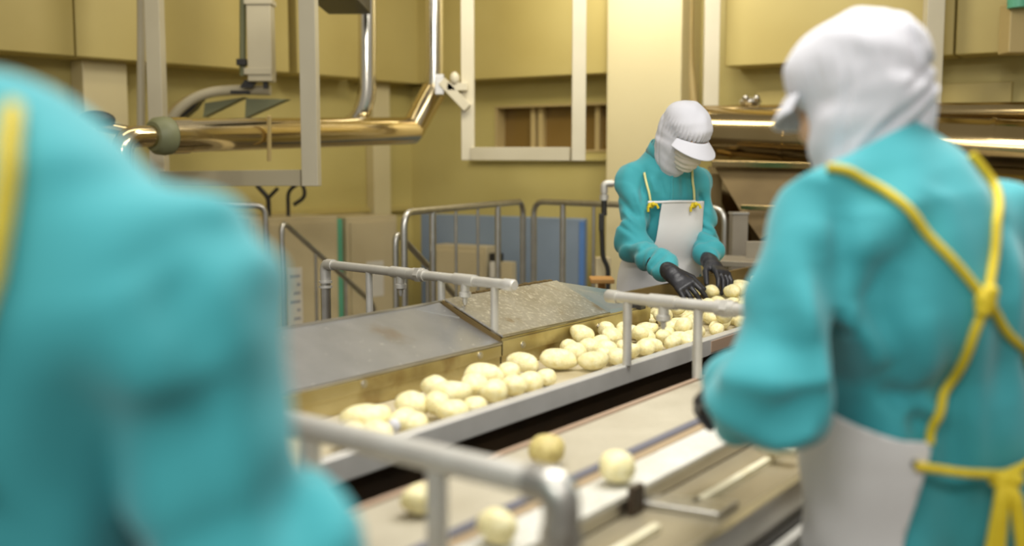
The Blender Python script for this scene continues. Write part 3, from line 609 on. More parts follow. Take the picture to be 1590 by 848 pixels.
def sn(P, f, seed=0):       # cheap smooth noise, about -1..1
    r = np.random.RandomState(seed); o = 0
    for i in range(5):
        kx = r.normal(size=3) * f; kx2 = r.normal(size=3) * f * .8
        o = o + np.sin(P @ kx + 1.4 * np.sin(P @ kx2 + r.rand() * 6) + r.rand() * 6)
    return o / 3.2
def folds(P, axis, f, seed=0, f2=None):   # creases running across `axis`
    axis = nrm(axis); t = P @ axis
    x = np.sin(t * f + 2.2 * sn(P, f2 or f * .28, seed)); return np.abs(x) ** .8 * np.sign(x) * .5 + .5
def wrinkle(P, lines):                    # folds drawn as lines over the cloth: valley (+) or ridge (-)
    o = 0.0
    for p, q, w_, dp in lines:
        a2, b2 = p[[0, 2]], q[[0, 2]]; d2 = b2 - a2; X2 = P[:, [0, 2]]; t = np.clip(((X2 - a2) @ d2) / (d2 @ d2), 0, 1)
        o = o + dp * np.exp(-(L2(X2 - a2 - t[:, None] * d2) / w_) ** 2) * (1 - .7 * np.abs(2 * t - 1) ** 3)
    return o
def lines(Y, w_, *ls): return [(W(a, b, Y), W(c, d, Y), w_ * k, dp) for a, b, c, d, k, dp in ls]
def grid_mesh(f, lo, hi, h):
    lo, hi = np.asarray(lo, float), np.asarray(hi, float); n = np.maximum(np.ceil((hi - lo) / h).astype(int) + 1, 3)
    xs = [lo[i] + h * np.arange(n[i]) for i in range(3)]
    V_ = np.empty(n)
    for i in range(n[0]):
        Yg_, Zg_ = np.meshgrid(xs[1], xs[2], indexing='ij'); P = np.stack([np.full(Yg_.shape, xs[0][i]), Yg_, Zg_], -1).reshape(-1, 3)
        V_[i] = f(P).reshape(n[1], n[2])
    ins = V_ < 0
    c = [ins[i:n[0] - 1 + i, j:n[1] - 1 + j, k:n[2] - 1 + k] for i in (0, 1) for j in (0, 1) for k in (0, 1)]
    s = sum(x.astype(int) for x in c); act = (s > 0) & (s < 8); idx = -np.ones(act.shape, int); ids = np.argwhere(act); idx[act] = np.arange(len(ids))
    acc = np.zeros((len(ids), 3)); cnt = np.zeros(len(ids)); I, J, K = ids.T
    corner = [(i, j, k) for i in (0, 1) for j in (0, 1) for k in (0, 1)]
    for a in range(8):
        for b in range(a + 1, 8):
            if sum(abs(corner[a][q] - corner[b][q]) for q in range(3)) != 1: continue
            A_, B_ = corner[a], corner[b]; va = V_[I + A_[0], J + A_[1], K + A_[2]]; vb = V_[I + B_[0], J + B_[1], K + B_[2]]
            m = (va < 0) != (vb < 0); t = np.where(m, va / np.where(m, va - vb, 1), 0)
            for q in range(3): acc[:, q] += np.where(m, A_[q] + (B_[q] - A_[q]) * t, 0)
            cnt += m
    verts = lo + h * (ids + acc / np.maximum(cnt, 1)[:, None]); faces = []
    for ax in range(3):
        sl0 = [slice(None)] * 3; sl1 = [slice(None)] * 3; sl0[ax] = slice(0, n[ax] - 1); sl1[ax] = slice(1, n[ax])
        a0, a1 = ins[tuple(sl0)], ins[tuple(sl1)]; E_ = np.argwhere(a0 != a1); o = [q for q in range(3) if q != ax]
        ok = (E_[:, o[0]] > 0) & (E_[:, o[0]] < n[o[0]] - 1) & (E_[:, o[1]] > 0) & (E_[:, o[1]] < n[o[1]] - 1); E_ = E_[ok]
        q = []
        for da, db in ((-1, -1), (0, -1), (0, 0), (-1, 0)): e = E_.copy(); e[:, o[0]] += da; e[:, o[1]] += db; q.append(idx[e[:, 0], e[:, 1], e[:, 2]])
        Q = np.stack(q, 1); fl = a0[tuple(E_.T)]; fl = fl if ax != 1 else ~fl; Q[~fl] = Q[~fl][:, ::-1]; faces.append(Q)
    F_ = np.concatenate(faces)
    for _ in range(2):        # pull the vertices onto the surface
        d = f(verts); e = h * .1; G = np.stack([(f(verts + np.eye(3)[q] * e) - d) / e for q in range(3)], -1); g2 = np.maximum((G * G).sum(-1), .15)
        st = -(d / g2)[:, None] * G; ln = L2(st)[:, None]; verts = verts + st * np.minimum(1, .6 * h / np.maximum(ln, 1e-9))
    return verts, F_
def grad(f, p, e=.002):
    P = np.asarray(p, float)[None]; d = f(P)[0]; g = np.array([(f(P + np.eye(3)[q] * e)[0] - d) / e for q in range(3)]); return d, g
def onto(f, p, off=0.0, it=12):          # nearest point of the surface
    p = np.asarray(p, float).copy()
    for _ in range(it): d, g = grad(f, p); p -= (d - off) * g / max(g @ g, .2)
    return p
def cast(f, px, py, off=0.0, y0=.4, y1=8):        # where a line of sight meets the surface
    r = ray(px, py); r = r / np.linalg.norm(r); t = y0
    for _ in range(160):
        d = f((A3(0, 0, CAMH) + r * t)[None])[0] - off
        if d < .0004: break
        t += max(d * .6, .0008)
        if t > y1: return None
    return A3(0, 0, CAMH) + r * t
def clip(verts, quads, g):               # keep the part of a mesh where g < 0, cut exactly along g = 0
    V_ = [tuple(v) for v in verts]; out = []; cache = {}
    def cut(a, b):
        k = (min(a, b), max(a, b))
        if k not in cache:
            t = g[a] / (g[a] - g[b]); cache[k] = len(V_); V_.append(tuple(verts[a] + (verts[b] - verts[a]) * t))
        return cache[k]
    for f in quads:
        if all(g[i] >= 0 for i in f): continue
        if all(g[i] < 0 for i in f): out.append(tuple(f)); continue
        p = []
        for i in range(len(f)):
            a, b = f[i], f[(i + 1) % len(f)]
            if g[a] < 0: p.append(a)
            if (g[a] < 0) != (g[b] < 0): p.append(cut(a, b))
        if len(p) >= 3: out.append(tuple(p))
    used = sorted({i for f in out for i in f}); m = {o: i for i, o in enumerate(used)}
    return [V_[i] for i in used], [tuple(m[i] for i in f) for f in out]
def cloth(name, f, lo, hi, h, m, parent, g=None, thick=0.0, smooth=180):
    v, q = grid_mesh(f, lo, hi, h); mb = MB()
    if g is not None: v, q = clip(np.asarray(v), [tuple(x) for x in q], g(np.asarray(v)))
    mb.v = [tuple(x) for x in v]; mb.f = [tuple(int(i) for i in x) for x in q]
    o = obj(name, mb, m, parent, 0, smooth)
    if thick: s = o.modifiers.new('thickness', 'SOLIDIFY'); s.thickness = thick; s.offset = 0
    return o
def cord(pts, f, r, off=None):           # a cord lying on a surface
    P = [np.asarray(p, float) for p in pts]; out = []
    for i in range(len(P) - 1):
        for t in np.linspace(0, 1, 10, endpoint=False): out.append(P[i] + (P[i + 1] - P[i]) * t)
    out.append(P[-1]); out = [onto(f, p, r * .85 if off is None else off) for p in out]
    for _ in range(7): out = [out[0]] + [(out[i - 1] + 2 * out[i] + out[i + 1]) / 4 for i in range(1, len(out) - 1)] + [out[-1]]
    return MB().tube(out, r, 10)

# ------------------------------------------------------------------ people
def frame(fh, up=(0, 0, 1)):
    f = nrm(fh); r = nrm(np.cross(f, up)); u = np.cross(r, f); return np.array([r, f, u])      # rows: right, forward, up
def hand_field(P, wrist, d, n, s, size=1.0, curl=(.5, .6, .4), spread=.12, thumb=1, fat=1.0, grip=0.0):
    """five-fingered hand. d towards the fingers, n out of the palm, s towards the thumb"""
    d = nrm(d); n = nrm(n - d * (n @ d)); s = nrm(s - d * (s @ d) - n * (s @ n)); k = size
    o = etube(P, [wrist + d * .012 * k, wrist + d * .085 * k], [.030 * k, .040 * k], [.020 * k, .015 * k], s, 2.2)
    o = smin(o, seg(P, wrist - d * .02 * k, wrist + d * .03 * k, .027 * k, .026 * k), .015)
    for i, (off, ln) in enumerate(((.031, .92), (.0105, 1.0), (-.0105, .95), (-.030, .76))):
        a = (off / .03) * spread; dd = nrm(d * math.cos(a) + s * math.sin(a)); p = wrist + d * .086 * k + s * off * k; pts = [p - dd * .012 * k, p]; th = grip * .3
        for j, L in enumerate((.042, .027, .022)):
            th += curl[j] * (1 + .08 * i); q = nrm(dd * math.cos(th) + n * math.sin(th)); p = p + q * L * ln * k; pts.append(p)
        o = smin(o, chain(P, pts, [.0105 * fat * k, .0105 * fat * k, .0095 * fat * k, .0088 * fat * k, .0078 * fat * k]), .0045)
    p = wrist + d * .028 * k + s * .026 * k; t1 = nrm(d * .62 + s * .62 + n * .42); t2 = nrm(d * .85 + s * .22 + n * .5)
    o = smin(o, chain(P, [p, p + t1 * .042 * k, p + t1 * .042 * k + t2 * .034 * k, p + t1 * .042 * k + t2 * .060 * k], [.016 * k, .0125 * fat * k, .0105 * fat * k, .009 * fat * k]), .008)
    return o
def head_field(P, c, R):
    Q = (P - c) @ R.T; X, Y, Z_ = Q.T
    o = ell(Q, (0, -.005, .035), (.074, .094, .098)); o = smin(o, ell(Q, (0, .022, -.035), (.062, .072, .085)), .03)
    o = smin(o, ell(Q, (0, .066, -.098), (.026, .024, .020)), .03)                       # chin
    for sx in (-1, 1):
        o = smin(o, ell(Q, (sx * .042, .060, -.028), (.024, .022, .022)), .02)            # cheeks
        o = smax(o, -ell(Q, (sx * .032, .098, .006), (.019, .018, .012)), .012)           # eye hollows
        o = smin(o, ell(Q, (sx * .032, .079, .004), (.0145, .0125, .011)), .004)          # closed lids
        o = smin(o, ell(Q, (sx * .032, .088, .023), (.024, .009, .006)), .01)             # brow
        o = smin(o, ell(Q, (sx * .076, -.008, -.006), (.009, .020, .032)), .006)          # ears
    o = smin(o, chain(Q, [(0, .088, .012), (0, .105, -.022)], [.008, .013]), .01); o = smin(o, ell(Q, (0, .098, -.028), (.018, .012, .009)), .008)
    o = smin(o, ell(Q, (0, .086, -.055), (.026, .012, .007)), .006); o = smin(o, ell(Q, (0, .084, -.067), (.022, .012, .008)), .006)
    return o
def legs_field(P, hipc, lat, fwd, foot, r0, r1, r2, sp=.085):
    o = None
    for s in (-1, 1):
        h = hipc + lat * s * sp; k = A3(*(foot + lat * s * .095)[:2], .46) + fwd * .02; a = A3(*(foot + lat * s * .10)[:2], .09)
        c = chain(P, [h, k, a], [r0, r1, r2], .02); o = c if o is None else smin(o, c, .02)
    return o
def person(label, foot, fwd, J, jacket_r, hem, sleeve, notes): pass

def make_person(label, J, build):
    t = thing('person', A3(J['foot'][0], J['foot'][1], 0), label, 'person'); build(t, J); return t
def bounds(*pts, pad=.2): P = np.array(pts); return P.min(0) - pad, P.max(0) + pad
def common(t, J, hb=.0085):
    """continuous body, trousers, boots"""
    lat, fwd = J['lat'], J['fwd']
    def body(P):
        o = etube(P, J['spine'], [r - .045 for r in J['rx']], [r - .045 for r in J['ry']], lat, 2.2, .05)
        for s in ('r', 'l'):
            sh, eb, wr = J[s + 's'], J[s + 'e'], J[s + 'w']; o = smin(o, chain(P, [sh, eb, wr], [.034, .028, .022], .02), .03)
            o = smin(o, seg(P, wr, wr + nrm(J[s + 'h'] - wr) * .075, .024, .018), .01)
        o = smin(o, chain(P, [J['neck'] - ZX * .03, J['head'] + J['R'][2] * -.06], [.058, .054]), .03)
        o = smin(o, head_field(P, J['head'], J['R']), .02)
        o = smin(o, legs_field(P, J['spine'][0] - ZX * .03, lat, fwd, J['foot'], .07, .05, .036), .04)
        for s in (-1, 1):
            a = A3(*(J['foot'] + lat * s * .10)[:2], .055); o = smin(o, chain(P, [a - fwd * .03, a + fwd * .09 - ZX * .02, a + fwd * .14 - ZX * .025], [.035, .03, .022]), .02)
        return o
    lo, hi = bounds(J['foot'], J['spine'][0], J['head'], J['rs'], J['ls'], J['re'], J['le'], J['rw'], J['lw'], pad=.19); lo[2] = -.02
    cloth('body', body, lo, hi, .0085 if hb is None else hb, 'skin', t)
    def trousers(P): o = legs_field(P, J['spine'][0] - ZX * .02, lat, fwd, J['foot'], .105, .085, .075) - .010 * folds(P, (0, 0, 1), 26, 4); return np.maximum(o, P[:, 2] - (J['hem'] + .12))
    lo, hi = bounds(J['foot'], J['spine'][0], pad=.26); lo[2] = .1
    def gtr(v): return .14 - v[:, 2]
    cloth('trousers', trousers, lo, hi, .014, 'trouser', t, gtr)
    for s in (-1, 1):
        a = A3(*(J['foot'] + lat * s * .10)[:2], .075)
        def bt(P): o = chain(P, [a + ZX * .2, a, a + fwd * .12 - ZX * .015, a + fwd * .17 - ZX * .02], [.062, .058, .05, .042], .02); o = smin(o, chain(P, [a - fwd * .02, a + fwd * .1], [.06, .055]), .03); return np.maximum(o, .003 - P[:, 2])
        lo, hi = bounds(a, a + ZX * .2, a + fwd * .18, pad=.08); lo[2] = -.02; cloth('boot', bt, lo, hi, .009, 'boot', t)
def glove(t, J, s, **kw):
    wr = J[s + 'w']; el_ = J[s + 'e']; d = nrm(J[s + 'h'] - wr); fa = nrm(wr - el_); cuff = J.get('cuff', .16)
    def g(P):
        o = hand_field(P, wr, d, J[s + 'n'], J[s + 't'], J.get('hs', 1.08), **kw)
        a = seg(P, wr - fa * cuff, wr, .046, .031) - .0015 * folds(P, fa, 160, 2); return smin(o, a, .02)
    lo, hi = bounds(wr - fa * cuff, wr, wr + d * .13, pad=.09); return cloth('glove', g, lo, hi, .0032, 'glove', t)

# ---- the worker facing us across the trough
f = nrm((.42, -.91, 0)); lat = np.cross(f, ZX)
J = dict(fwd=f, lat=lat)
J['spine'] = [W(1022, 520, 4.93), W(1024, 440, 4.92), W(1029, 350, 4.87), W(1033, 290, 4.83), W(1036, 252, 4.81)]
J['rx'] = [.165, .158, .150, .150, .075]; J['ry'] = [.115, .112, .112, .100, .065]
J['foot'] = A3(*W(1020, 500, 4.95)[:2], 0)
J['rs'], J['re'], J['rw'], J['rh'] = W(980, 280, 4.77), W(986, 383, 4.68), W(1042, 424, 4.36), W(1082, 460, 4.25)
J['ls'], J['le'], J['lw'], J['lh'] = W(1082, 284, 4.90), W(1092, 372, 4.90), W(1103, 408, 4.66), W(1140, 440, 4.50)
J['rn'], J['rt'] = A3(.3, .45, -.85), nrm(A3(.75, .2, .25)); J['ln'], J['lt'] = A3(-.35, .3, -.85), nrm(A3(-.8, -.3, .1))
J['neck'] = W(1038, 238, 4.79); J['head'] = W(1062, 214, 4.68); J['R'] = frame((.52, -.70, -.50)); J['hem'] = .72; J['cuff'] = .15; J['hs'] = 1.12; J['cax'] = J['fwd'] * .45 + ZX
def jacket_of(J, sr=(.075, .070, .062, .048), collar=True, torso_fold=.014, arm_fold=.018, trap=.01, seed=0, colr=(.075, .066), coll=.05):
    lat, fwd = J['lat'], J['fwd']
    def torso(P):
        o = etube(P, J['spine'], J['rx'], J['ry'], lat, 2.3, .05)
        return o
    def jk(P):
        o = torso(P)
        zt = J['spine'][-2][2]; low = np.clip((zt - P[:, 2]) / .35, .15, 1)
        o = o - torso_fold * low * (folds(P, lat + .35 * ZX, 34, seed + 1, 9) - .4) - torso_fold * .5 * sn(P * A3(1, 1, .5), 13, seed + 6)
        for s in ('r', 'l'):
            sh, eb, wr = J[s + 's'], J[s + 'e'], J[s + 'w']; fa = nrm(wr - eb); ua = nrm(eb - sh); ce = wr - fa * .05
            inn = sh + (J['spine'][-1] - sh) * .72 + ZX * trap
            a = chain(P, [inn, sh, eb, ce - fa * .04, ce], [sr[0] * J.get('tr', .85), sr[0], sr[1], sr[2], sr[3]], .03)
            te = np.clip(1 - L2(P - eb) / .20, 0, 1); a = a - arm_fold * te * (folds(P, nrm(ua + fa + lat * .5), 62, seed + 2, 13) - .3) - arm_fold * .45 * sn(P, 17, seed + 3) - arm_fold * .5 * (folds(P, nrm(ua + lat * .9), 40, seed + 8, 10) - .5)
            tc = np.clip(1 - L2(P - (ce - fa * .06)) / .09, 0, 1); a = a - arm_fold * .9 * tc * folds(P, fa, 120, seed + 4, 16)
            o = smin(o, a, np.interp(P[:, 2], [sh[2] - .14, sh[2] - .02], [.008, .05]))
        if collar:
            n = J['neck']; up_ = nrm(J['cax']); o = smin(o, etube(P, [n - up_ * .05, n + up_ * coll * .5], [colr[0] + .03, colr[0]], [colr[1] + .025, colr[1]], lat, 2.0), .03)
        o = o + wrinkle(P, J.get('creases', ()))
        if 'cut' in J: o = smax(o, (P - J['cut'][0]) @ J['cut'][1], .006)
        o = smax(o, J['hem'] - P[:, 2], .01)
        return o
    return torso, jk
J['creases'] = lines(4.75, .011, (958, 300, 985, 338, 1, .009), (955, 345, 992, 372, 1, .010), (962, 325, 990, 352, 1, -.010), (975, 390, 1005, 372, 1, .010), (995, 405, 1015, 385, 1, .008), (1000, 262, 990, 330, 1.3, .009),
    (985, 300, 1000, 350, 1.2, -.012), (1088, 300, 1106, 330, 1, .009), (1080, 350, 1112, 362, 1, .010), (1078, 372, 1108, 380, 1, .008), (1090, 330, 1100, 350, 1, -.010), (1020, 275, 1030, 305, 1.2, .008), (1058, 270, 1060, 305, 1.2, .008), (1008, 275, 1016, 300, 1, -.007))
torso, jk = jacket_of(J, sr=(.060, .062, .058, .044), torso_fold=.022, arm_fold=.028, seed=10, colr=(.086, .080), coll=.035)
def build_mid(t, J):
    common(t, J)
    lo, hi = bounds(*J['spine'], J['rs'], J['re'], J['rw'], J['ls'], J['le'], J['lw'], J['neck'] + ZX * .04, pad=.13); lo[2] = J['hem'] - .03
    j = cloth('jacket', jk, lo, hi, .0075, 'teal', t)
    pl = MB(); top = cast(jk, 1043, 268); bot = cast(jk, 1041, 345)
    obj('placket', cord([cast(jk, 1044, 270), cast(jk, 1043, 290), cast(jk, 1042, 312), cast(jk, 1041, 345)], jk, .006, .001), 'teal', j)
    ax = nrm(J['cax']); n0 = J['neck'] + ax * .012; fr_ = frame(J['fwd'] - ax * (J['fwd'] @ ax), ax); cv_ = MB(); N_ = 40
    for i in range(N_ + 1):
        th = math.radians(12) + (2 * math.pi - math.radians(24)) * i / N_
        for h_, k_ in ((-.022, 1.10), (.0, 1.03), (.022, .97)): cv_.v.append(tuple(n0 + ax * h_ + fr_[0] * math.sin(th) * .090 * k_ + fr_[1] * math.cos(th) * .092 * k_))
    for i in range(N_):
        for k in (0, 1): cv_.f.append((i * 3 + k, (i + 1) * 3 + k, (i + 1) * 3 + k + 1, i * 3 + k + 1))
    co = obj('collar', cv_, 'teal', j, 0, 180); s = co.modifiers.new('thickness', 'SOLIDIFY'); s.thickness = .005; s.offset = 0
    # apron: a thin skin just off the jacket, cut to bib and skirt
    lat, fwd = J['lat'], J['fwd']; c0 = J['spine'][2]
    def tor2(P): return etube(P, [J['spine'][0] - ZX * .25] + J['spine'], [.19] + J['rx'], [.15] + J['ry'], lat, 2.3, .06)
    def ap(P): return smin(tor2(P), jk(P) + .006, .03) - .014 - .004 * sn(P * A3(1, 1, .35), 16, 5)
    def ap(P): return tor2(P) - .017 - .005 * sn(P * A3(1, 1, .3), 13, 5)
    def g(v):
        z = v[:, 2]; q = v - c0; l = q @ lat; d = q @ fwd
        wd = np.interp(z, [.3, .98, 1.04, 1.10, 1.285], [.30, .30, .20, .125, .118])
        dm = np.interp(z, [.3, 1.0, 1.10], [-.10, -.07, .0]); return np.maximum.reduce([np.abs(l + .012) - wd, dm - d, z - 1.285, .42 - z])
    lo, hi = bounds(*J['spine'], pad=.24); lo[2] = .40; hi[2] = 1.33
    a = cloth('apron', ap, lo, hi, .009, 'apron', t, g, .004)
    obj('top_hem', cord([cast(ap, 1006, 314, .002), cast(ap, 1043, 313, .002), cast(ap, 1080, 313, .002)], ap, .006, .001), 'apron', a)
    for px, pts in ((1011, [(990, 240), (1001, 268), (1009, 300), (1011, 317)]), (1077, [(1072, 258), (1074, 285), (1076, 317)])):
        P = [cast(jk, *p) for p in pts]; P = [p for p in P if p is not None]; obj('strap', cord(P[:-1] + [P[-1]], jk, .0055, .006), 'pale_cord', a)
        k = cast(ap, px, 319, .004); kn = MB().ball(k, .015, 12, (1.1, .8, .9)); r_ = np.array([1, 0, 0.0])
        kn.tube([k, k + A3(.022, -.015, .005), k + A3(.03, -.012, -.012)], .006).tube([k, k + A3(-.016, -.018, -.008), k + A3(-.014, -.012, -.026)], .006); kn.ball(k + A3(.008, -.012, .006), .010)
        obj('strap_knot', kn, 'yellow', a)
    glove(t, J, 'r', curl=(.35, .35, .3), spread=.16); glove(t, J, 'l', curl=(.4, .45, .35), spread=.14)
    head_wear(t, J, 'mid')
def head_wear(t, J, who):
    R, c = J['R'], J['head']; r_, f_, u_ = R; H_ = lambda x, y, z: c + r_ * x + f_ * y + u_ * z
    big = 1.0 if who == 'mid' else 1.06
    def cap(P):
        Q = (P - c) @ R.T / big; X, Y, Z_ = Q.T; th = np.arctan2(X, Y)
        o = ell(Q, (0, -.002, .062), (.097, .112, .084))
        if who == 'mid': o = smin(o, ell(Q, (0, -.035, .085), (.085, .085, .068)), .04)
        else: o = smin(o, ell(Q, (0, -.055, .060), (.088, .082, .085)), .04)
        o = o - (.0050 if who == 'mid' else .0012) * np.clip(1 - np.abs(Z_ - .036) / .055, 0, 1) * np.sin(th * 34 + 2 * sn(Q, 20, 3)) - .004 * sn(Q, 30, 7)
        hood = ell(Q, (0, -.030, -.012), (.092, .092, .115)); hood = smin(hood, ell(Q, (0, -.055, .02), (.085, .078, .07)), .03)
        n = (J['neck'] - c) @ R.T / big
        hood = smin(hood, chain(Q, [(0, -.025, -.06), n + (0, .0, .01)], [.084, .074]), .04); hood = smin(hood, chain(Q, [(0, .0, -.080), (0, -.012, -.13)], [.066, .070]), .03)
        hood = hood - .006 * sn(Q * A3(1, 1, 1.4), 26, 9) - .004 * folds(Q, (0, .3, 1), 85, 6, 18)
        bd = np.clip(1 - np.abs(Y + .055 + .3 * Z_) / .012, 0, 1); hood = hood + .004 * bd
        face = ell(Q, (0, .115, -.034), (.074, .092, .096) if who == 'mid' else (.085, .100, .105)); hood = smax(hood, -face, .008); o = smin(o, hood, .012) * big
        return o + wrinkle(P, J.get('cap_creases', ()))
    lo, hi = bounds(c, J['neck'], pad=.2); hdr = cloth('hooded_cap', cap, lo, hi, .0055, 'white_cloth', t)
    vs = []; n = 22; fs = []
    for i in range(n + 1):
        a = (i / n - .5) * 2.45
        for k, rr in enumerate((0, .35, .7, .93, 1.0)):
            ext = (.066 if who == 'mid' else .036) * rr * math.cos(a * .72) ** .7; x, y = math.sin(a) * (.093 + ext * .75), math.cos(a) * (.106 + ext); vs.append(H_(x * big, y * big, ((.030 if who == 'mid' else .042) - .030 * rr * math.cos(a) - .030 * (1 - math.cos(a)) * .5 - .02 * rr) * big))
    m_ = 5
    for i in range(n):
        for k in range(m_ - 1): fs.append((i * m_ + k, (i + 1) * m_ + k, (i + 1) * m_ + k + 1, i * m_ + k + 1))
    vz = obj('visor', MB().add(vs, fs), 'white_cloth', hdr, 0, 180); s = vz.modifiers.new('t', 'SOLIDIFY'); s.thickness = .006; s.offset = 0
    s = vz.modifiers.new('s', 'SUBSURF'); s.levels = s.render_levels = 1
    if who == 'back': return
    def mk(P): return smin(head_field(P, c, R), ell((P - c) @ R.T, (0, .075, -.055), (.05, .035, .05)), .03) - .006 - .0022 * np.sin(((P - c) @ u_) * 260 + 3 * ((P - c) @ r_) ** 2 * 80)
    def gm(v): Q = (v - c) @ R.T; return np.maximum.reduce([Q[:, 2] - (-.020 + .018 * np.exp(-(Q[:, 0] / .022) ** 2)), -.118 - Q[:, 2], .008 - Q[:, 1] + (0 if who == 'mid' else .05)])
    lo, hi = bounds(c, pad=.15); cloth('mask', mk, lo, hi, .005, 'mask', t, gm, .002)
make_person('person in teal jacket and black gloves facing us, reaching into the potatoes', J, build_mid)

# ---- the worker seen from behind at right
f = nrm((-.44, .90, 0)); lat = np.cross(f, ZX)
K = dict(fwd=f, lat=lat)
K['spine'] = [W(1455, 900, 1.86), W(1452, 780, 1.83), W(1448, 640, 1.79), W(1428, 470, 1.75), W(1405, 345, 1.75), W(1385, 290, 1.77)]
K['rx'] = [.200, .195, .185, .195, .175, .10]; K['ry'] = [.145, .14, .135, .130, .105, .08]
K['foot'] = A3(*W(1455, 800, 1.88)[:2], 0)
K['ls'], K['le'], K['lw'], K['lh'] = W(1272, 352, 1.68), W(1208, 615, 1.57), W(1142, 614, 1.86), W(1088, 604, 2.0)
K['rs'] = W(1535, 372, 1.86); K['re'] = K['rs'] + A3(.08, .08, -.29); K['rw'] = K['re'] + A3(-.03, .22, .04); K['rh'] = K['rw'] + A3(-.06, .09, -.02)
K['ln'], K['lt'] = A3(.45, .25, -.8), nrm(A3(.5, -.4, .6)); K['rn'], K['rt'] = A3(-.6, .1, -.8), nrm(A3(-.5, .3, .6))
K['neck'] = W(1362, 262, 1.80); K['head'] = W(1326, 168, 1.86); K['R'] = frame((-.60, .78, -.20)); K['hem'] = .68; K['cuff'] = .13; K['cax'] = A3(-.50, .22, 1)
K['creases'] = lines(1.62, .020, (1302, 330, 1288, 470, 1, .022), (1288, 470, 1284, 640, .9, .034), (1300, 470, 1365, 575, 1.4, -.016), (1305, 530, 1330, 625, 1.2, .018), (1345, 470, 1395, 600, 1.5, .012), (1395, 632, 1480, 648, 1, -.014), (1370, 600, 1450, 668, 1, .014),
    (1225, 420, 1262, 600, 1.3, -.014), (1262, 400, 1272, 560, 1, .016), (1190, 470, 1215, 600, 1.3, .012), (1150, 640, 1235, 600, 1, .016), (1165, 668, 1240, 640, 1, -.012), (1480, 560, 1500, 760, 1.3, .016), (1505, 600, 1530, 800, 1.3, -.012), (1560, 420, 1575, 640, 1.5, .014), (1590, 330, 1560, 470, 1.4, .014), (1460, 300, 1400, 420, 1.6, .008), (1420, 470, 1440, 600, 1.3, -.008))
K['cap_creases'] = lines(1.86, .008, (1442, 118, 1335, 205, 1, .009), (1440, 148, 1345, 228, 1, .009), (1430, 95, 1360, 150, 1, .007), (1438, 132, 1350, 200, .8, -.006), (1366, 30, 1388, 120, 1, .007), (1378, 26, 1400, 110, 1, -.005), (1360, 180, 1300, 240, 1, .008), (1345, 170, 1290, 235, .8, -.005), (1250, 90, 1262, 170, 1.4, .004), (1405, 95, 1440, 108, 1, .010), (1300, 60, 1345, 140, 1.6, -.003))
_a, _b = W(1440, 178, 1.74), W(1283, 260, 1.74); _n = nrm(np.cross(_a - _b, A3(0, 1, -.25))); K['cut'] = (_a, _n if _n[2] > 0 else -_n)
torsoK, jkK = jacket_of(K, sr=(.080, .078, .066, .050), torso_fold=.020, arm_fold=.026, trap=.012, seed=30, colr=(.105, .095), coll=.06)
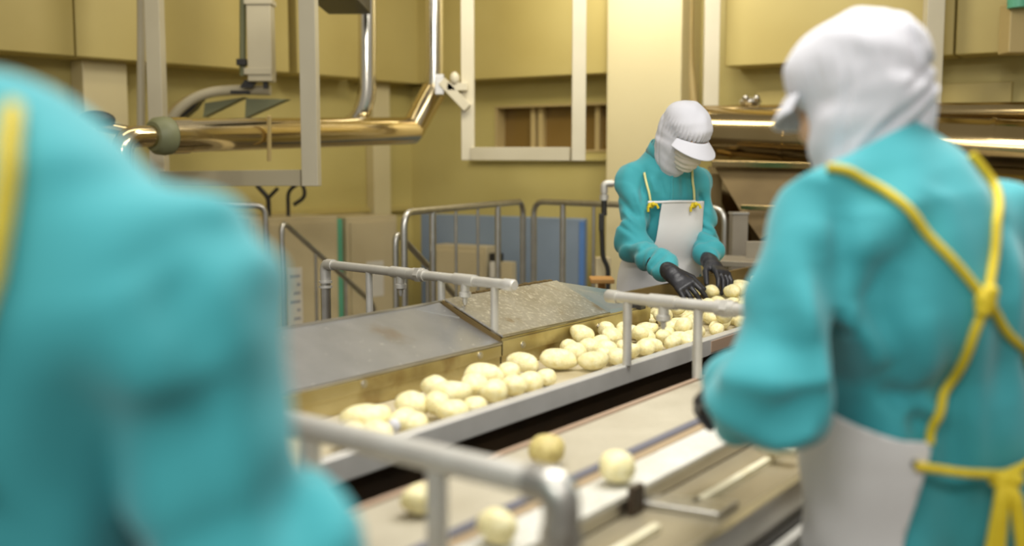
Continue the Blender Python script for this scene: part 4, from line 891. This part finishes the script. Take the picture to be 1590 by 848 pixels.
def build_back(t, J):
    jk = jkK; common(t, J)
    lo, hi = bounds(*J['spine'], J['rs'], J['re'], J['rw'], J['ls'], J['le'], J['lw'], J['neck'] + ZX * .05, pad=.16); lo[2] = J['hem'] - .03
    j = cloth('jacket', jk, lo, hi, .009, 'teal', t)
    lat, fwd = J['lat'], J['fwd']; c0 = J['spine'][1]
    def tor2(P): return etube(P, [J['spine'][0] - ZX * .42] + J['spine'][:-1], [.225] + J['rx'][:-1], [.17] + J['ry'][:-1], lat, 2.3, .06)
    def ap(P): return tor2(P) - .017 - .007 * sn(P * A3(1, 1, .35), 12, 8)
    cl = cast(ap, 1440, 720); le = (cl - c0) @ lat
    def g(v):
        z = v[:, 2]; q = v - c0; l = q @ lat; d = q @ fwd
        zt = np.interp(d, [-.14, -.02, .06, .10], [cl[2] + .035, cl[2] + .085, cl[2] + .16, 1.30]); back = np.where(d < .0, np.minimum(l - le, .13 - l), -1.0)
        bib = np.where(d > .05, np.where(z > 1.06, np.abs(l) - .13, -1), -1); return np.maximum.reduce([z - zt, back, bib, .36 - z])
    lo, hi = bounds(*J['spine'], pad=.28); lo[2] = .34
    a = cloth('apron', ap, lo, hi, .010, 'apron', t, g, .004)
    X = cast(jk, 1525, 466)
    s_ = lambda pts, r=.0072: cord([q for q in (cast(jk, *p) for p in pts) if q is not None], jk, r)
    nl = cast(jk, 1280, 266)
    obj('strap', s_([(1283, 266), (1320, 272), (1362, 295), (1420, 345), (1475, 405), (1525, 466)]), 'yellow', a)
    obj('strap', s_([(1500, 236), (1503, 244), (1522, 262), (1536, 290), (1541, 340), (1538, 400), (1525, 466)]), 'yellow', a)
    obj('strap', s_([(1525, 466), (1505, 520), (1480, 585), (1455, 640), (1438, 688)]), 'yellow', a)
    obj('strap', s_([(1525, 466), (1552, 510), (1588, 560), (1610, 590)]), 'yellow', a)
    kn = MB().ball(X - A3(0, .012, 0), .017, 14, (1, .8, 1.2)); kn.ball(X + A3(.006, -.014, .014), .012).ball(X + A3(-.004, -.014, -.014), .012); obj('strap_crossing', kn, 'yellow', a)
    tie = lambda pts, r=.0072: cord([q for q in (cast(ap, *p) for p in pts) if q is not None], ap, r)
    obj('waist_tie', tie([(1420, 720), (1460, 726), (1510, 732), (1553, 735)]), 'yellow', a); obj('waist_tie', tie([(1553, 735), (1585, 722), (1612, 700)]), 'yellow', a)
    k = cast(ap, 1552, 742) - A3(0, .010, 0); sc = .00098; bw = MB().ball(k, .018, 14, (1.3, .8, .9)).ball(k + A3(.018, -.006, .002), .013)
    def dn(dx, ln, lw): return MB().tube(rounded([k, k + A3(dx * .4, -.014, -.02), k + A3(dx, -.012, -ln * .5), k + A3(dx + lw, -.008, -ln)], .02), .0088, 10)
    for dx, ln, lw in ((-.022, .26, .004), (-.006, .30, .0), (.030, .22, .0), (.043, .28, -.004)): obj('hanging_cord', dn(dx, ln, lw), 'yellow', a)
    obj('bow_knot', bw, 'yellow', a); obj('eyelet', MB().cyl(cast(ap, 1421, 720, .001), cast(ap, 1421, 720, .004), .006), 'black', a)
    glove(t, J, 'l', curl=(.55, .6, .4)); glove(t, J, 'r', curl=(.5, .5, .4)); head_wear(t, J, 'back')
make_person('person seen from behind, yellow apron cords crossed over a teal jacket', K, build_back)
hw = K['lw'] + nrm(K['lh'] - K['lw']) * .12 + A3(.03, .03, -.052)
potato(hw, .026, .3, 0, 3, 'potato held in the gloved left hand of the worker seen from behind', None, pm_skin)

# ---- the blurred shoulder in front at left
f = nrm((.16, .98, 0)); lat = np.cross(f, ZX)
N = dict(fwd=f, lat=lat)
N['spine'] = [W(-115, 1300, .86), W(-115, 1080, .86), W(-115, 760, .85), W(-125, 530, .85), W(-150, 380, .86), W(-175, 290, .87)]
N['rx'] = [.19, .185, .18, .195, .165, .09]; N['ry'] = [.135, .13, .125, .125, .10, .075]
N['foot'] = A3(*W(-60, 900, .87)[:2], 0)
N['rs'], N['re'], N['rw'] = W(262, 465, .85), W(392, 900, .84), W(470, 838, 1.08); N['rh'] = N['rw'] + A3(0, .1, -.02)
N['ls'] = W(-520, 465, .85); N['le'] = N['ls'] + A3(-.06, -.02, -.28); N['lw'] = N['le'] + A3(.05, .25, .03); N['lh'] = N['lw'] + A3(.02, .1, -.02)
N['rn'], N['rt'] = A3(-.4, 0, -.9), nrm(A3(-.7, .1, .3)); N['ln'], N['lt'] = A3(.4, 0, -.9), nrm(A3(.7, .1, .3))
N['neck'] = W(-235, 200, .88); N['head'] = N['neck'] + A3(-.05, .035, .13); N['R'] = frame((.1, .95, -.25)); N['hem'] = .68; N['cuff'] = .13; N['cax'] = ZX; N['tr'] = 1.0
N['creases'] = lines(.78, .016, (300, 590, 345, 900, 1.4, .010), (345, 600, 400, 900, 1.2, -.010), (425, 520, 445, 880, 1.3, .014), (200, 420, 300, 620, 1.8, -.010), (120, 560, 190, 880, 1.8, .006), (250, 430, 330, 560, 1.6, .010))
torsoN, jkN = jacket_of(N, sr=(.078, .074, .064, .05), torso_fold=.016, arm_fold=.020, trap=.035, seed=50, colr=(.090, .082), coll=.05)
def build_near(t, J):
    jk = jkN; common(t, J, .011)
    lo, hi = bounds(*J['spine'], J['rs'], J['re'], J['rw'], J['ls'], J['le'], J['lw'], J['neck'] + ZX * .05, pad=.16); lo[2] = J['hem'] - .03
    cloth('jacket', jk, lo, hi, .010, 'teal', t)
    lat, fwd = J['lat'], J['fwd']; c0 = J['spine'][1]
    def tor2(P): return etube(P, [J['spine'][0] - ZX * .2] + J['spine'][:-1], [.215] + J['rx'][:-1], [.16] + J['ry'][:-1], lat, 2.3, .06)
    def ap(P): return tor2(P) - .016 - .006 * sn(P * A3(1, 1, .35), 12, 18)
    def g(v):
        z = v[:, 2]; q = v - c0; l = q @ lat; d = q @ fwd
        return np.maximum.reduce([z - np.interp(d, [-.1, .05, .1], [.93, 1.02, 1.28]), np.where(d < 0, .08 - np.abs(l), -1.0), np.where((d > .05) & (z > 1.05), np.abs(l) - .13, -1), .40 - z])
    lo, hi = bounds(*J['spine'], pad=.28); lo[2] = .38; hi[2] = 1.3
    a = cloth('apron', ap, lo, hi, .012, 'apron', t, g, .004)
    B = lambda x, z: onto(jk, J['spine'][3] * A3(1, 1, 0) + lat * x - fwd * .12 + ZX * z, .006)
    for pts in ([(20, 178), (17, 215), (12, 270), (4, 340), (-12, 430), (-50, 540), (-115, 640), (-200, 760)], [(-290, 230), (-285, 300), (-250, 420), (-180, 540), (-115, 640), (-40, 760)]):
        obj('strap', cord([q for q in (cast(jk, px, py, 0, .3) for px, py in pts) if q is not None], jk, .0075), 'yellow', a)
    glove(t, J, 'r', curl=(.5, .6, .4)); glove(t, J, 'l', curl=(.5, .6, .4)); head_wear(t, J, 'near')
make_person('person in teal jacket close to the camera, only a blurred shoulder and arm in view', N, build_near)
